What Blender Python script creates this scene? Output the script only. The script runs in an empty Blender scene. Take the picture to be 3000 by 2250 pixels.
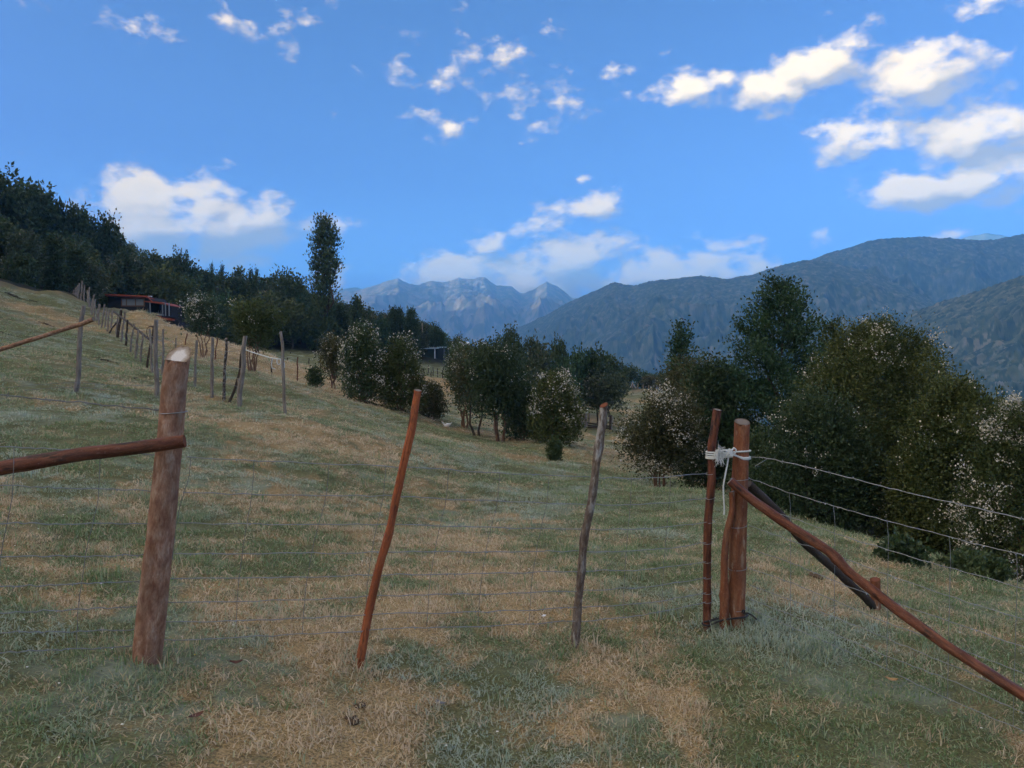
import bpy, math, random
import numpy as np
from mathutils import Vector, Matrix

# ------------------------------------------------------------------ camera, sky, sun, exposure
SC = bpy.context.scene
COL = SC.collection
F = 2254.0                       # focal length in photograph pixels (3000 wide)
CX, CY, HOR = 1500.0, 1125.0, 1060.0
EYE = 1.6
PITCH = math.atan((CY - HOR) / F)
cam = bpy.data.cameras.new('camera')
cam.sensor_width = 36.0
cam.lens = 36.0 * F / 3000.0
cam.clip_start = 0.05
cam.clip_end = 60000.0
cam_o = bpy.data.objects.new('camera', cam)
COL.objects.link(cam_o)
cam_o.location = (0, 0, EYE)
cam_o.rotation_euler = (math.pi / 2 - PITCH, 0, 0)
SC.camera = cam_o

SUN_AZ, SUN_EL = math.radians(-105.0), math.radians(4.0)   # azimuth clockwise from +Y
SKY_STRENGTH = 0.15
SUN_STRENGTH = 3.6
SC.view_settings.view_transform = 'Standard'
SC.view_settings.look = 'None'
SC.view_settings.gamma = 1.0
SC.view_settings.use_curve_mapping = False
SC.view_settings.exposure = 3.38
SC.cycles.use_denoising = True
SC.cycles.max_bounces = 6
SC.cycles.diffuse_bounces = 3
SC.cycles.glossy_bounces = 2
SC.cycles.transmission_bounces = 3
SC.cycles.transparent_max_bounces = 8
SC.cycles.volume_bounces = 3
SC.cycles.caustics_reflective = False
SC.cycles.caustics_refractive = False

sun = bpy.data.lights.new('sun', 'SUN')
sun.energy = SUN_STRENGTH
sun.angle = math.radians(0.5)
sun.color = (1.0, 0.83, 0.62)
sun_o = bpy.data.objects.new('sun', sun)
COL.objects.link(sun_o)
sdir = Vector((math.sin(SUN_AZ) * math.cos(SUN_EL), math.cos(SUN_AZ) * math.cos(SUN_EL), math.sin(SUN_EL)))
sun_o.rotation_euler = sdir.to_track_quat('Z', 'Y').to_euler()


def pix_dir(px, py):
    """world direction of a photograph pixel, scaled so that y = 1"""
    cx, cy = (px - CX) / F, (CY - py) / F
    y = math.cos(PITCH) + cy * math.sin(PITCH)
    z = -math.sin(PITCH) + cy * math.cos(PITCH)
    return Vector((cx / y, 1.0, z / y))


def P(px, py, Y):
    d = pix_dir(px, py)
    return Vector((d.x * Y, Y, EYE + d.z * Y))


# sky: a Nishita sky with broken fair-weather cloud. Each cloud bank is a soft patch in azimuth / elevation broken up by noise.
# (x, y, half width, half height, tilt, weight)
CLOUDS = [
    (430, 590, 170, 75, 0, 1.50), (550, 650, 270, 112, 4, 2.20), (720, 650, 190, 80, 4, 1.70), (620, 570, 120, 60, 0, 1.40),
    (800, 705, 120, 36, 3, 0.63), (725, 768, 66, 32, 0, 1.05), (580, 515, 85, 34, 8, 0.30), (900, 680, 80, 42, -18, 0.50),
    (1010, 668, 55, 32, 0, 0.44), (1440, 160, 170, 58, -4, 0.47), (1190, 218, 130, 42, 6, 0.30), (1310, 360, 85, 46, -14, 0.47),
    (1495, 335, 90, 42, 0, 0.46), (1640, 270, 130, 40, 0, 0.43), (1840, 208, 100, 26, 4, 0.27), (1590, 360, 60, 30, 0, 0.28),
    (1485, 235, 45, 34, 0, 0.36), (720, 72, 130, 44, 6, 0.33), (430, 50, 95, 36, 8, 0.21), (50, 435, 66, 36, 14, 0.24), (140, 12, 70, 34, 0, 0.28), (900, 60, 80, 30, 0, 0.17),
    (2035, 262, 92, 60, 16, 0.95), (2250, 265, 140, 66, -26, 1.25), (2400, 190, 150, 66, -26, 1.20), (2250, 320, 80, 40, 10, 0.53),
    (2520, 125, 120, 52, -4, 0.48), (2700, 222, 190, 92, 14, 1.50), (2820, 255, 90, 60, 20, 0.53), (2900, 14, 100, 38, -8, 0.68),
    (2530, 408, 190, 48, -6, 1.15), (2870, 385, 260, 70, 0, 1.50), (2690, 545, 180, 66, 4, 1.25), (2920, 505, 250, 84, -12, 1.60),
    (2940, 650, 190, 36, -8, 0.44), (2640, 610, 70, 30, 0, 0.33), (1720, 600, 105, 44, -8, 1.00), (1700, 524, 42, 20, 0, 0.58),
    (1430, 716, 84, 42, -10, 1.02), (1600, 662, 120, 40, 8, 0.64), (1680, 770, 210, 66, 0, 1.50), (1560, 830, 250, 70, 0, 1.30), (1830, 815, 190, 52, 0, 1.30),
    (1990, 802, 200, 52, 0, 1.60), (2150, 798, 170, 50, 0, 1.50), (2150, 728, 66, 34, 0, 0.63), (2078, 684, 50, 18, 0, 0.50), (1335, 815, 160, 60, 0, 1.50), (1080, 790, 130, 24, -2, 0.58),
    (1130, 832, 190, 36, 0, 0.60), (1950, 800, 120, 40, 0, 0.68), (2560, 710, 150, 26, 0, 0.33), (1290, 740, 70, 18, 0, 0.20),
]


def build_world():
    w = bpy.data.worlds.new('World')
    SC.world = w
    w.use_nodes = True
    nt = w.node_tree
    nt.nodes.clear()
    N, L = nt.nodes, nt.links
    out = N.new('ShaderNodeOutputWorld')
    bg = N.new('ShaderNodeBackground')
    bg.inputs['Strength'].default_value = SKY_STRENGTH
    sky = N.new('ShaderNodeTexSky')
    sky.sky_type = 'NISHITA'
    sky.sun_disc = False
    sky.sun_elevation = SUN_EL
    sky.sun_rotation = SUN_AZ
    sky.altitude = 400
    sky.air_density = 0.07
    sky.dust_density = 0.35
    sky.ozone_density = 1.8

    # cloud density group: input = (azimuth, elevation, 0) in radians
    g = bpy.data.node_groups.new('cloud_density', 'ShaderNodeTree')
    g.interface.new_socket('P', in_out='INPUT', socket_type='NodeSocketVector')
    g.interface.new_socket('D', in_out='OUTPUT', socket_type='NodeSocketFloat')
    g.interface.new_socket('Lit', in_out='OUTPUT', socket_type='NodeSocketFloat')
    gn, gl = g.nodes, g.links
    gi, go = gn.new('NodeGroupInput'), gn.new('NodeGroupOutput')

    def gmath(op, a, b=None, c=None):
        m = gn.new('ShaderNodeMath')
        m.operation = op
        for i, v in enumerate((a, b, c)):
            if v is None:
                continue
            if isinstance(v, (int, float)):
                m.inputs[i].default_value = v
            else:
                gl.new(v, m.inputs[i])
        return m.outputs[0]

    warp = gn.new('ShaderNodeTexNoise')
    warp.inputs['Scale'].default_value = 9
    warp.inputs['Detail'].default_value = 4
    gl.new(gi.outputs[0], warp.inputs['Vector'])
    wsub = gn.new('ShaderNodeVectorMath')
    wsub.operation = 'SUBTRACT'
    gl.new(warp.outputs['Color'], wsub.inputs[0])
    wsub.inputs[1].default_value = (.5, .5, .5)
    wsc = gn.new('ShaderNodeVectorMath')
    wsc.operation = 'MULTIPLY'
    gl.new(wsub.outputs[0], wsc.inputs[0])
    wsc.inputs[1].default_value = (.09, .045, 0)
    wadd = gn.new('ShaderNodeVectorMath')
    gl.new(gi.outputs[0], wadd.inputs[0])
    gl.new(wsc.outputs[0], wadd.inputs[1])
    ST = 2.2                                        # banks are lens shaped: elevation is stretched once, each bank is then round

    def bank_field(vec, banks):
        st = gn.new('ShaderNodeVectorMath')
        st.operation = 'MULTIPLY'
        gl.new(vec, st.inputs[0])
        st.inputs[1].default_value = (1, ST, 0)
        f = None
        for (x, y, rx, ry, tilt, wt) in banks:
            d = pix_dir(x, y)
            az = math.atan2(d.x, d.y)
            el = math.atan2(d.z, math.hypot(d.x, d.y))
            ca = math.cos(az)
            hx, hy = 1.3 * rx / F * ca * ca, 1.3 * ry / F * ca
            n = max(1, min(2, round(hx / (hy * ST) * .75)))
            rad = max(hy * ST, hx / n * .8) if n > 1 else math.sqrt(hx * hy * ST)
            for k in range(n):
                t = 0 if n == 1 else (k / (n - 1) - .5) * 2
                ox = t * max(hx - rad * .7, 0)
                oy = ox * math.tan(math.radians(-tilt))
                ds = gn.new('ShaderNodeVectorMath')
                ds.operation = 'DISTANCE'
                gl.new(st.outputs[0], ds.inputs[0])
                ds.inputs[1].default_value = (az + ox, (el + oy) * ST, 0)
                v = gmath('MULTIPLY_ADD', ds.outputs['Value'], -1.25 * wt / rad, 1.25 * wt)
                f = v if f is None else gmath('SMOOTH_MAX', f, v, .2)
        return f

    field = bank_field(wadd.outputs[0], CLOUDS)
    offs = gn.new('ShaderNodeVectorMath')           # one step towards the sun: less cloud there means a lit side
    gl.new(wadd.outputs[0], offs.inputs[0])
    offs.inputs[1].default_value = (-.016, .020, 0)
    field1 = bank_field(offs.outputs[0], [c for c in CLOUDS if c[2] * c[3] > 3500])
    # sky out of view: denser cloud from one low noise, added to light the ground
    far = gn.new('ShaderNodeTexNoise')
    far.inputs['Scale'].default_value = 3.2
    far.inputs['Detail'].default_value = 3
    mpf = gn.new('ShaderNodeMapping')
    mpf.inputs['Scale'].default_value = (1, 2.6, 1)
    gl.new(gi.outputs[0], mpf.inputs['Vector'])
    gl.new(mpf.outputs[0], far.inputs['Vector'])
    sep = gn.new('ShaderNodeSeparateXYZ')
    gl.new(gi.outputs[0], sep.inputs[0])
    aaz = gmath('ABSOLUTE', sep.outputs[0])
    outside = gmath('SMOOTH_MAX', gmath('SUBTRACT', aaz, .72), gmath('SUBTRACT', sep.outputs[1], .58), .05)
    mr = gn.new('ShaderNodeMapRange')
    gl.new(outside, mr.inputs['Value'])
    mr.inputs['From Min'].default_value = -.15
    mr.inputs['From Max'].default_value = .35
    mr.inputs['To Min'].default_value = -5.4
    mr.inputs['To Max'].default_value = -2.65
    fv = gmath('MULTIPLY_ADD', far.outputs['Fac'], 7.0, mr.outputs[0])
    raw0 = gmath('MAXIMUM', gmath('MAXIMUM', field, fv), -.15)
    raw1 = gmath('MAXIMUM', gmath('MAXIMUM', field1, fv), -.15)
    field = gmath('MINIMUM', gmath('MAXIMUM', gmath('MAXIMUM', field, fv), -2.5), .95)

    def puff(off):
        mpb = gn.new('ShaderNodeVectorMath')
        mpb.operation = 'MULTIPLY_ADD'
        gl.new(gi.outputs[0], mpb.inputs[0])
        mpb.inputs[1].default_value = (1, 1.5, 1)
        mpb.inputs[2].default_value = off
        fb = gn.new('ShaderNodeTexNoise')
        fb.inputs['Scale'].default_value = 19
        fb.inputs['Detail'].default_value = 7
        fb.inputs['Roughness'].default_value = .57
        gl.new(mpb.outputs[0], fb.inputs['Vector'])
        return gmath('MULTIPLY_ADD', fb.outputs['Fac'], 3.4, -1.82)
    nz, nz1 = puff((0, 0, 0)), puff((-.010, .020, 0))
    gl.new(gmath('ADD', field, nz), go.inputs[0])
    lit = gmath('ADD', gmath('MULTIPLY', gmath('SUBTRACT', nz, nz1), .62), gmath('MULTIPLY', gmath('SUBTRACT', raw0, raw1), 1.0))
    gl.new(lit, go.inputs[1])

    def math_(op, a, b=None, c=None, clamp=False):
        m = N.new('ShaderNodeMath')
        m.operation = op
        m.use_clamp = clamp
        for i, v in enumerate((a, b, c)):
            if v is None:
                continue
            if isinstance(v, (int, float)):
                m.inputs[i].default_value = v
            else:
                L.new(v, m.inputs[i])
        return m.outputs[0]

    tc = N.new('ShaderNodeTexCoord')
    sp = N.new('ShaderNodeSeparateXYZ')
    L.new(tc.outputs['Generated'], sp.inputs[0])
    az = math_('ARCTAN2', sp.outputs[0], sp.outputs[1])
    el = math_('ARCSINE', sp.outputs[2])
    cmb = N.new('ShaderNodeCombineXYZ')
    L.new(az, cmb.inputs[0])
    L.new(el, cmb.inputs[1])
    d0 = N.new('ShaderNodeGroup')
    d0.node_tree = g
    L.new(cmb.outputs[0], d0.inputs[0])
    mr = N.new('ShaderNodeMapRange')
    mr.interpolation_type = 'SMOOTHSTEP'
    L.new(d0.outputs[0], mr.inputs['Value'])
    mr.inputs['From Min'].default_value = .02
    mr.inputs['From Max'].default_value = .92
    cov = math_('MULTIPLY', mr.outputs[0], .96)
    # fade cloud at the very horizon
    lit2 = math_('ADD', d0.outputs[1], .36, None, True)
    thick = N.new('ShaderNodeMapRange')
    L.new(d0.outputs[0], thick.inputs['Value'])
    thick.inputs['From Min'].default_value = .3
    thick.inputs['From Max'].default_value = 1.5
    thick.inputs['To Min'].default_value = 1.0
    thick.inputs['To Max'].default_value = .80
    lit3 = math_('MULTIPLY', lit2, thick.outputs[0])
    ramp = N.new('ShaderNodeValToRGB')
    e = ramp.color_ramp.elements
    e[0].position, e[0].color = 0.06, (.50, .42, .35, 1)
    e[1].position, e[1].color = 1.0, (1.5, 1.16, .66, 1)
    m1 = ramp.color_ramp.elements.new(.42)
    m1.color = (.84, .66, .43, 1)
    m2 = ramp.color_ramp.elements.new(.76)
    m2.color = (1.25, .95, .54, 1)
    L.new(lit3, ramp.inputs[0])
    # cloud round the low sun, out of view, is boosted to light the ground
    sd = N.new('ShaderNodeVectorMath')
    sd.operation = 'DOT_PRODUCT'
    L.new(tc.outputs['Generated'], sd.inputs[0])
    sd.inputs[1].default_value = tuple(sdir)
    glow = N.new('ShaderNodeMapRange')
    glow.interpolation_type = 'SMOOTHSTEP'
    L.new(sd.outputs['Value'], glow.inputs['Value'])
    glow.inputs['From Min'].default_value = .35
    glow.inputs['From Max'].default_value = 1.0
    glow.inputs['To Min'].default_value = 1.0
    glow.inputs['To Max'].default_value = 5.0
    cl = N.new('ShaderNodeVectorMath')
    cl.operation = 'SCALE'
    L.new(ramp.outputs[0], cl.inputs[0])
    L.new(glow.outputs[0], cl.inputs['Scale'])
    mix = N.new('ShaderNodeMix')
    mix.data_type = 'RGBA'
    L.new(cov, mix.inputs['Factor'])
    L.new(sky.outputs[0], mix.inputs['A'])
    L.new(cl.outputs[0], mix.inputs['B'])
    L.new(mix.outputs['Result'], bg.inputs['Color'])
    L.new(bg.outputs[0], out.inputs['Surface'])
    w.cycles.sampling_method = 'NONE'


build_world()


# ------------------------------------------------------------------ helpers: noise, meshes, tubes, materials, objects
def _hash(ix, iy, iz, seed):
    h = (ix.astype(np.int64) * 374761393 + iy.astype(np.int64) * 668265263 + iz.astype(np.int64) * 2147483647 + seed * 1274126177) & 0xFFFFFFFF
    h = ((h ^ (h >> 13)) * 1274126177) & 0xFFFFFFFF
    h = ((h ^ (h >> 15)) * 2246822519) & 0xFFFFFFFF
    return ((h ^ (h >> 16)) & 0xFFFFFF) / float(0xFFFFFF)


def vnoise(x, y, z=None, seed=0):
    x, y = np.asarray(x, float), np.asarray(y, float)
    z = np.zeros_like(x) if z is None else np.asarray(z, float)
    ix, iy, iz = np.floor(x), np.floor(y), np.floor(z)
    fx, fy, fz = x - ix, y - iy, z - iz
    fx, fy, fz = (f * f * f * (f * (f * 6 - 15) + 10) for f in (fx, fy, fz))
    r = 0
    for dx in (0, 1):
        for dy in (0, 1):
            for dz in (0, 1):
                w = (fx if dx else 1 - fx) * (fy if dy else 1 - fy) * (fz if dz else 1 - fz)
                if dz and not np.any(fz):
                    continue
                r = r + w * _hash(ix + dx, iy + dy, iz + dz, seed)
    return r * 2 - 1


def fbm(x, y, z=None, octaves=4, seed=0, gain=.5):
    a, s, r = 1.0, 1.0, 0
    for o in range(octaves):
        r = r + a * vnoise(np.asarray(x) * s, np.asarray(y) * s, None if z is None else np.asarray(z) * s, seed + o * 17)
        a *= gain
        s *= 2.03
    return r


def crowns(x, y, cell, seed):
    """0..1 dome height of the tree crown that covers (x, y); and a random value of that crown"""
    gx, gy = np.floor(x / cell), np.floor(y / cell)
    best, rnd = np.full(np.shape(x), -9.0), np.zeros(np.shape(x))
    for dx in (-1, 0, 1):
        for dy in (-1, 0, 1):
            cx, cy = gx + dx, gy + dy
            zz = np.zeros_like(cx)
            px = (cx + .15 + .7 * _hash(cx, cy, zz, seed)) * cell
            py = (cy + .15 + .7 * _hash(cx, cy, zz, seed + 1)) * cell
            rr = cell * (.5 + .42 * _hash(cx, cy, zz, seed + 2))
            hh = .55 + .45 * _hash(cx, cy, zz, seed + 3)
            d2 = ((x - px) ** 2 + (y - py) ** 2) / rr ** 2
            h = hh * (1 - d2)
            m = h > best
            best = np.where(m, h, best)
            rnd = np.where(m, _hash(cx, cy, zz, seed + 4), rnd)
    return np.maximum(best, -.15), rnd


def sstep(a, b, x):
    t = np.clip((np.asarray(x, float) - a) / (b - a), 0, 1)
    return t * t * (3 - 2 * t)


def mesh_np(name, verts, faces, mats=(), attrs=None, face_mat=None, smooth=True):
    """faces: (n, 3) or (n, 4) int array, or a list of such arrays"""
    me = bpy.data.meshes.new(name)
    verts = np.asarray(verts, np.float32)
    fl = faces if isinstance(faces, list) else [faces]
    fl = [np.asarray(f, np.int32) for f in fl if len(f)]
    me.vertices.add(len(verts))
    me.vertices.foreach_set('co', verts.ravel())
    nl = sum(f.size for f in fl)
    npoly = sum(len(f) for f in fl)
    me.loops.add(nl)
    me.loops.foreach_set('vertex_index', np.concatenate([f.ravel() for f in fl]))
    me.polygons.add(npoly)
    sizes = np.concatenate([np.full(len(f), f.shape[1], np.int32) for f in fl])
    starts = np.concatenate([[0], np.cumsum(sizes)[:-1]]).astype(np.int32)
    me.polygons.foreach_set('loop_start', starts)
    if face_mat is not None:
        me.polygons.foreach_set('material_index', np.asarray(face_mat, np.int32))
    me.polygons.foreach_set('use_smooth', np.full(npoly, bool(smooth)))
    me.update(calc_edges=True)
    for k, v in (attrs or {}).items():
        v = np.asarray(v, np.float32)
        if v.ndim == 1:
            at = me.attributes.new(k, 'FLOAT', 'POINT')
            at.data.foreach_set('value', v)
        else:
            at = me.attributes.new(k, 'FLOAT_VECTOR', 'POINT')
            at.data.foreach_set('vector', v.ravel())
    for m in mats:
        me.materials.append(m)
    return me


class MB:
    """collects shapes into one mesh"""
    def __init__(self):
        self.v, self.q, self.t, self.qm, self.tm, self.ax, self.n = [], [], [], [], [], [], 0

    def add(self, v, quads=None, tris=None, mat=0, ax=None):
        v = np.asarray(v, float)
        if quads is not None and len(quads):
            self.q.append(np.asarray(quads) + self.n)
            self.qm.append(np.full(len(quads), mat))
        if tris is not None and len(tris):
            self.t.append(np.asarray(tris) + self.n)
            self.tm.append(np.full(len(tris), mat))
        self.v.append(v)
        self.ax.append(v if ax is None else np.asarray(ax, float))
        self.n += len(v)

    def box(self, lo, hi, mat=0, rot=None, at=(0, 0, 0)):
        (x0, y0, z0), (x1, y1, z1) = lo, hi
        v = np.array([(x0, y0, z0), (x1, y0, z0), (x1, y1, z0), (x0, y1, z0), (x0, y0, z1), (x1, y0, z1), (x1, y1, z1), (x0, y1, z1)], float)
        if rot is not None:
            c, s = math.cos(rot), math.sin(rot)
            v = np.column_stack([v[:, 0] * c - v[:, 1] * s, v[:, 0] * s + v[:, 1] * c, v[:, 2]])
        self.add(v + np.array(at), [(0, 3, 2, 1), (4, 5, 6, 7), (0, 1, 5, 4), (1, 2, 6, 5), (2, 3, 7, 6), (3, 0, 4, 7)], mat=mat)

    def hexa(self, pts, mat=0):
        self.add(np.array([tuple(p) for p in pts], float), [(0, 3, 2, 1), (4, 5, 6, 7), (0, 1, 5, 4), (1, 2, 6, 5), (2, 3, 7, 6), (3, 0, 4, 7)], mat=mat)

    def tube(self, pts, rad, n=8, mat=0, cap=0, rough=0.0, seed=0, shear0=None, shear1=None, capmat=None):
        pts = np.array([tuple(p) for p in pts], float)
        k = len(pts)
        rad = np.full(k, rad, float) if np.isscalar(rad) else np.asarray(rad, float)
        tan = np.gradient(pts, axis=0)
        tan /= np.linalg.norm(tan, axis=1)[:, None] + 1e-12
        ref = np.array([0, 1.0, 0]) if abs(tan[0, 1]) < .8 else np.array([1.0, 0, 0])
        a = np.cross(tan, ref)
        a /= np.linalg.norm(a, axis=1)[:, None] + 1e-12
        b = np.cross(tan, a)
        th = np.arange(n) / n * 2 * math.pi
        ln = np.concatenate([[0], np.cumsum(np.linalg.norm(np.diff(pts, axis=0), axis=1))])
        R = rad[:, None] * np.ones((1, n))
        if rough:
            cs, sn = np.cos(th)[None] * np.ones((k, 1)), np.sin(th)[None] * np.ones((k, 1))
            rr = rad.mean()
            R = R * (1 + rough * fbm(cs * 1.3 + seed * 3.1, sn * 1.3 + seed, ln[:, None] / (rr * 5) * np.ones((1, n)), 3, seed) * .8)
        ring = pts[:, None] + R[..., None] * (np.cos(th)[None, :, None] * a[:, None] + np.sin(th)[None, :, None] * b[:, None])
        for idx, sh in ((0, shear0), (-1, shear1)):
            if sh is not None:                         # oblique cut: slide the ring along the axis
                off = (ring[idx] - pts[idx]) @ np.array(sh)
                ring[idx] += off[:, None] * tan[idx]
        v = ring.reshape(-1, 3)
        axc = np.stack([(np.cos(th)[None] * R).ravel(), (np.sin(th)[None] * R).ravel(), (ln[:, None] * np.ones((1, n))).ravel()], 1)
        i, j = np.meshgrid(np.arange(k - 1), np.arange(n), indexing='ij')
        j2 = (j + 1) % n
        q = np.stack([i * n + j, i * n + j2, (i + 1) * n + j2, (i + 1) * n + j], -1).reshape(-1, 4)
        self.add(v, q, mat=mat, ax=axc)
        if cap:
            for idx in ((0, -1) if cap == 3 else ((0,) if cap == 1 else (-1,))):
                rv = ring[idx]
                c = rv.mean(0)
                vv = np.vstack([rv, rv * .5 + c * .5, c[None]])
                ca = np.stack([np.cos(th), np.sin(th), th * 0], 1)
                ca = np.vstack([ca, ca * .5, [[0, 0, 0]]])
                jj = np.arange(n)
                qq = np.stack([jj, (jj + 1) % n, n + (jj + 1) % n, n + jj], 1)
                tt = np.stack([n + jj, n + (jj + 1) % n, np.full(n, 2 * n)], 1)
                if idx == 0:
                    qq, tt = qq[:, ::-1], tt[:, ::-1]
                self.add(vv, qq, tt, mat=mat if capmat is None else capmat, ax=ca)

    def mesh(self, name, mats, origin=(0, 0, 0), smooth=True):
        v = np.vstack(self.v) - np.array(tuple(origin))
        fl, fm = [], []
        if self.q:
            fl.append(np.vstack(self.q))
            fm.append(np.concatenate(self.qm))
        if self.t:
            fl.append(np.vstack(self.t))
            fm.append(np.concatenate(self.tm))
        return mesh_np(name, v, fl, mats, {'axis': np.vstack(self.ax)}, np.concatenate(fm), smooth)


def obj(name, me, parent=None, loc=None):
    o = bpy.data.objects.new(name, me)
    COL.objects.link(o)
    if loc is not None:
        o.location = loc
    if parent is not None:
        o.parent = parent
    return o


def tag(o, label=None, cat=None, group=None, kind=None):
    for k, v in (('label', label), ('category', cat), ('group', group), ('kind', kind)):
        if v:
            o[k] = v
    return o


def thing(name, label, cat, loc=(0, 0, 0), rz=0, group=None):
    o = bpy.data.objects.new(name, None)
    COL.objects.link(o)
    o.empty_display_size = .1
    o.location = loc
    o.rotation_euler = (0, 0, rz)
    return tag(o, label, cat, group)


def part(name, mb, mats, parent, smooth=True, base=None, label=None):
    """a mesh built in world coordinates, parented to a thing that is not rotated"""
    if base is None:
        top = parent
        while top.parent is not None:
            top = top.parent
        base = Vector(top.location)
    me = mb.mesh(name, mats if isinstance(mats, (list, tuple)) else [mats], base, smooth)
    o = obj(name, me, parent)
    if label:
        o['label'] = label
    return o


# ---- materials
def mat_new(name):
    m = bpy.data.materials.new(name)
    m.use_nodes = True
    nt = m.node_tree
    nt.nodes.clear()
    return m, nt.nodes, nt.links


class NB:
    """short node writing"""
    def __init__(self, name):
        self.m, self.N, self.L = mat_new(name)
        self.out = self.N.new('ShaderNodeOutputMaterial')

    def put(self, node, key, v):
        if v is None:
            return
        if hasattr(v, 'is_linked') or isinstance(v, bpy.types.NodeSocket):
            self.L.new(v, node.inputs[key])
        else:
            s = node.inputs[key]
            if hasattr(s.default_value, '__len__') and not hasattr(v, '__len__'):
                v = (v,) * len(s.default_value)
            if s.type == 'RGBA' and len(v) == 3:
                v = (*v, 1)
            s.default_value = v

    def math(self, op, a, b=None, c=None, clamp=False):
        n = self.N.new('ShaderNodeMath')
        n.operation = op
        n.use_clamp = clamp
        for i, v in enumerate((a, b, c)):
            self.put(n, i, v)
        return n.outputs[0]

    def vmul(self, v, s):
        n = self.N.new('ShaderNodeVectorMath')
        n.operation = 'MULTIPLY'
        self.put(n, 0, v)
        self.put(n, 1, s)
        return n.outputs[0]

    def attr(self, name, kind='GEOMETRY'):
        n = self.N.new('ShaderNodeAttribute')
        n.attribute_type = kind
        n.attribute_name = name
        return n

    def noise(self, vec, scale, detail=3, rough=.5, out='Fac', dist=0):
        n = self.N.new('ShaderNodeTexNoise')
        self.put(n, 'Vector', vec)
        n.inputs['Scale'].default_value = scale
        n.inputs['Detail'].default_value = detail
        n.inputs['Roughness'].default_value = rough
        n.inputs['Distortion'].default_value = dist
        return n.outputs[out]

    def ramp(self, fac, stops):
        n = self.N.new('ShaderNodeValToRGB')
        e = n.color_ramp.elements
        while len(e) < len(stops):
            e.new(.5)
        for k, (p, c) in enumerate(stops):
            e[k].position = p
            e[k].color = (*c, 1) if len(c) == 3 else c
        self.put(n, 0, fac)
        return n.outputs[0]

    def mix(self, f, a, b, blend='MIX'):
        n = self.N.new('ShaderNodeMix')
        n.data_type = 'RGBA'
        n.blend_type = blend
        self.put(n, 'Factor', f)
        self.put(n, 'A', a)
        self.put(n, 'B', b)
        return n.outputs['Result']

    def rng(self, v, a, b, c=0., d=1.):
        n = self.N.new('ShaderNodeMapRange')
        self.put(n, 'Value', v)
        n.inputs['From Min'].default_value = a
        n.inputs['From Max'].default_value = b
        n.inputs['To Min'].default_value = c
        n.inputs['To Max'].default_value = d
        return n.outputs[0]

    def bump(self, h, strength, dist):
        n = self.N.new('ShaderNodeBump')
        self.put(n, 'Height', h)
        n.inputs['Strength'].default_value = strength
        n.inputs['Distance'].default_value = dist
        return n.outputs[0]

    def bsdf(self, col, rough=.8, spec=.3, normal=None, metal=0.0):
        n = self.N.new('ShaderNodeBsdfPrincipled')
        self.put(n, 'Base Color', col)
        self.put(n, 'Roughness', rough)
        n.inputs['Specular IOR Level'].default_value = spec
        n.inputs['Metallic'].default_value = metal
        if normal is not None:
            self.L.new(normal, n.inputs['Normal'])
        return n.outputs[0]

    def done(self, sh):
        self.L.new(sh, self.out.inputs['Surface'])
        return self.m


def plain(name, col, rough=.6, metal=0., spec=.4, var=.15, scale=6):
    b = NB(name)
    tc = b.N.new('ShaderNodeTexCoord')
    f = b.noise(tc.outputs['Object'], scale, 4, .6)
    c = b.mix(f, tuple(x * (1 - var) for x in col), tuple(min(1, x * (1 + var)) for x in col))
    return b.done(b.bsdf(c, rough, spec, None, metal))


def wood(name, stops, streak=(60, 60, 3.5), patch=None, rough=.75, bump=.35, bd=.004, cracks=.0):
    """bark or bare wood: noise drawn out along the length of the log (attribute axis = around, around, along)"""
    b = NB(name)
    ax = b.attr('axis').outputs['Vector']
    f = b.noise(b.vmul(ax, streak), 1.0, 5, .62, dist=.4)
    c = b.ramp(f, stops)
    blot = b.noise(b.vmul(ax, (24, 24, 7)), 1.0, 4, .6)
    if patch is not None:
        c = b.mix(b.rng(blot, patch[1], patch[1] + .08), c, patch[0])
    fine = b.noise(b.vmul(ax, (300, 300, 60)), 1.0, 3, .6)
    c = b.mix(b.rng(fine, .3, .7, .0, .45), c, (.02, .012, .008))
    fleck = b.noise(b.vmul(ax, (160, 160, 90)), 1.0, 2, .5)
    c = b.mix(b.rng(fleck, .62, .74, .0, .28), c, (.42, .32, .25))
    big = b.noise(b.vmul(ax, (9, 9, 3.2)), 1.0, 3, .6)
    c = b.mix(b.rng(big, .36, .56, .38, 0), c, (.05, .026, .018))
    if cracks:
        ck = b.noise(b.vmul(ax, (90, 90, 2.0)), 1.0, 2, .5)
        c = b.mix(b.math('MULTIPLY', b.rng(b.math('ABSOLUTE', b.math('SUBTRACT', ck, .5)), .0, .02, 1, 0), cracks), c, (.012, .008, .006))
    h = b.math('ADD', f, b.math('MULTIPLY', fine, .5))
    return b.done(b.bsdf(c, b.rng(big, .35, .65, rough - .12, rough + .1), .25, b.bump(h, bump, bd)))


def cutwood(name, pale, dark, heart=None):
    b = NB(name)
    ax = b.attr('axis').outputs['Vector']
    ln = b.N.new('ShaderNodeVectorMath')
    ln.operation = 'LENGTH'
    b.L.new(ax, ln.inputs[0])
    n = b.noise(ax, 2.2, 4, .6)
    r = b.math('ADD', ln.outputs['Value'], b.math('MULTIPLY_ADD', n, .7, -.35))
    rings = b.math('SINE', b.math('MULTIPLY', r, 60))
    c = b.ramp(r, [(.0, heart or pale), (.50, heart or pale), (.62, pale), (.92, dark), (1.0, tuple(x * .6 for x in dark))])
    c = b.mix(b.rng(rings, -1, 1, 0, .18), c, tuple(x * .4 for x in dark))
    return b.done(b.bsdf(c, .8, .2))


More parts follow.
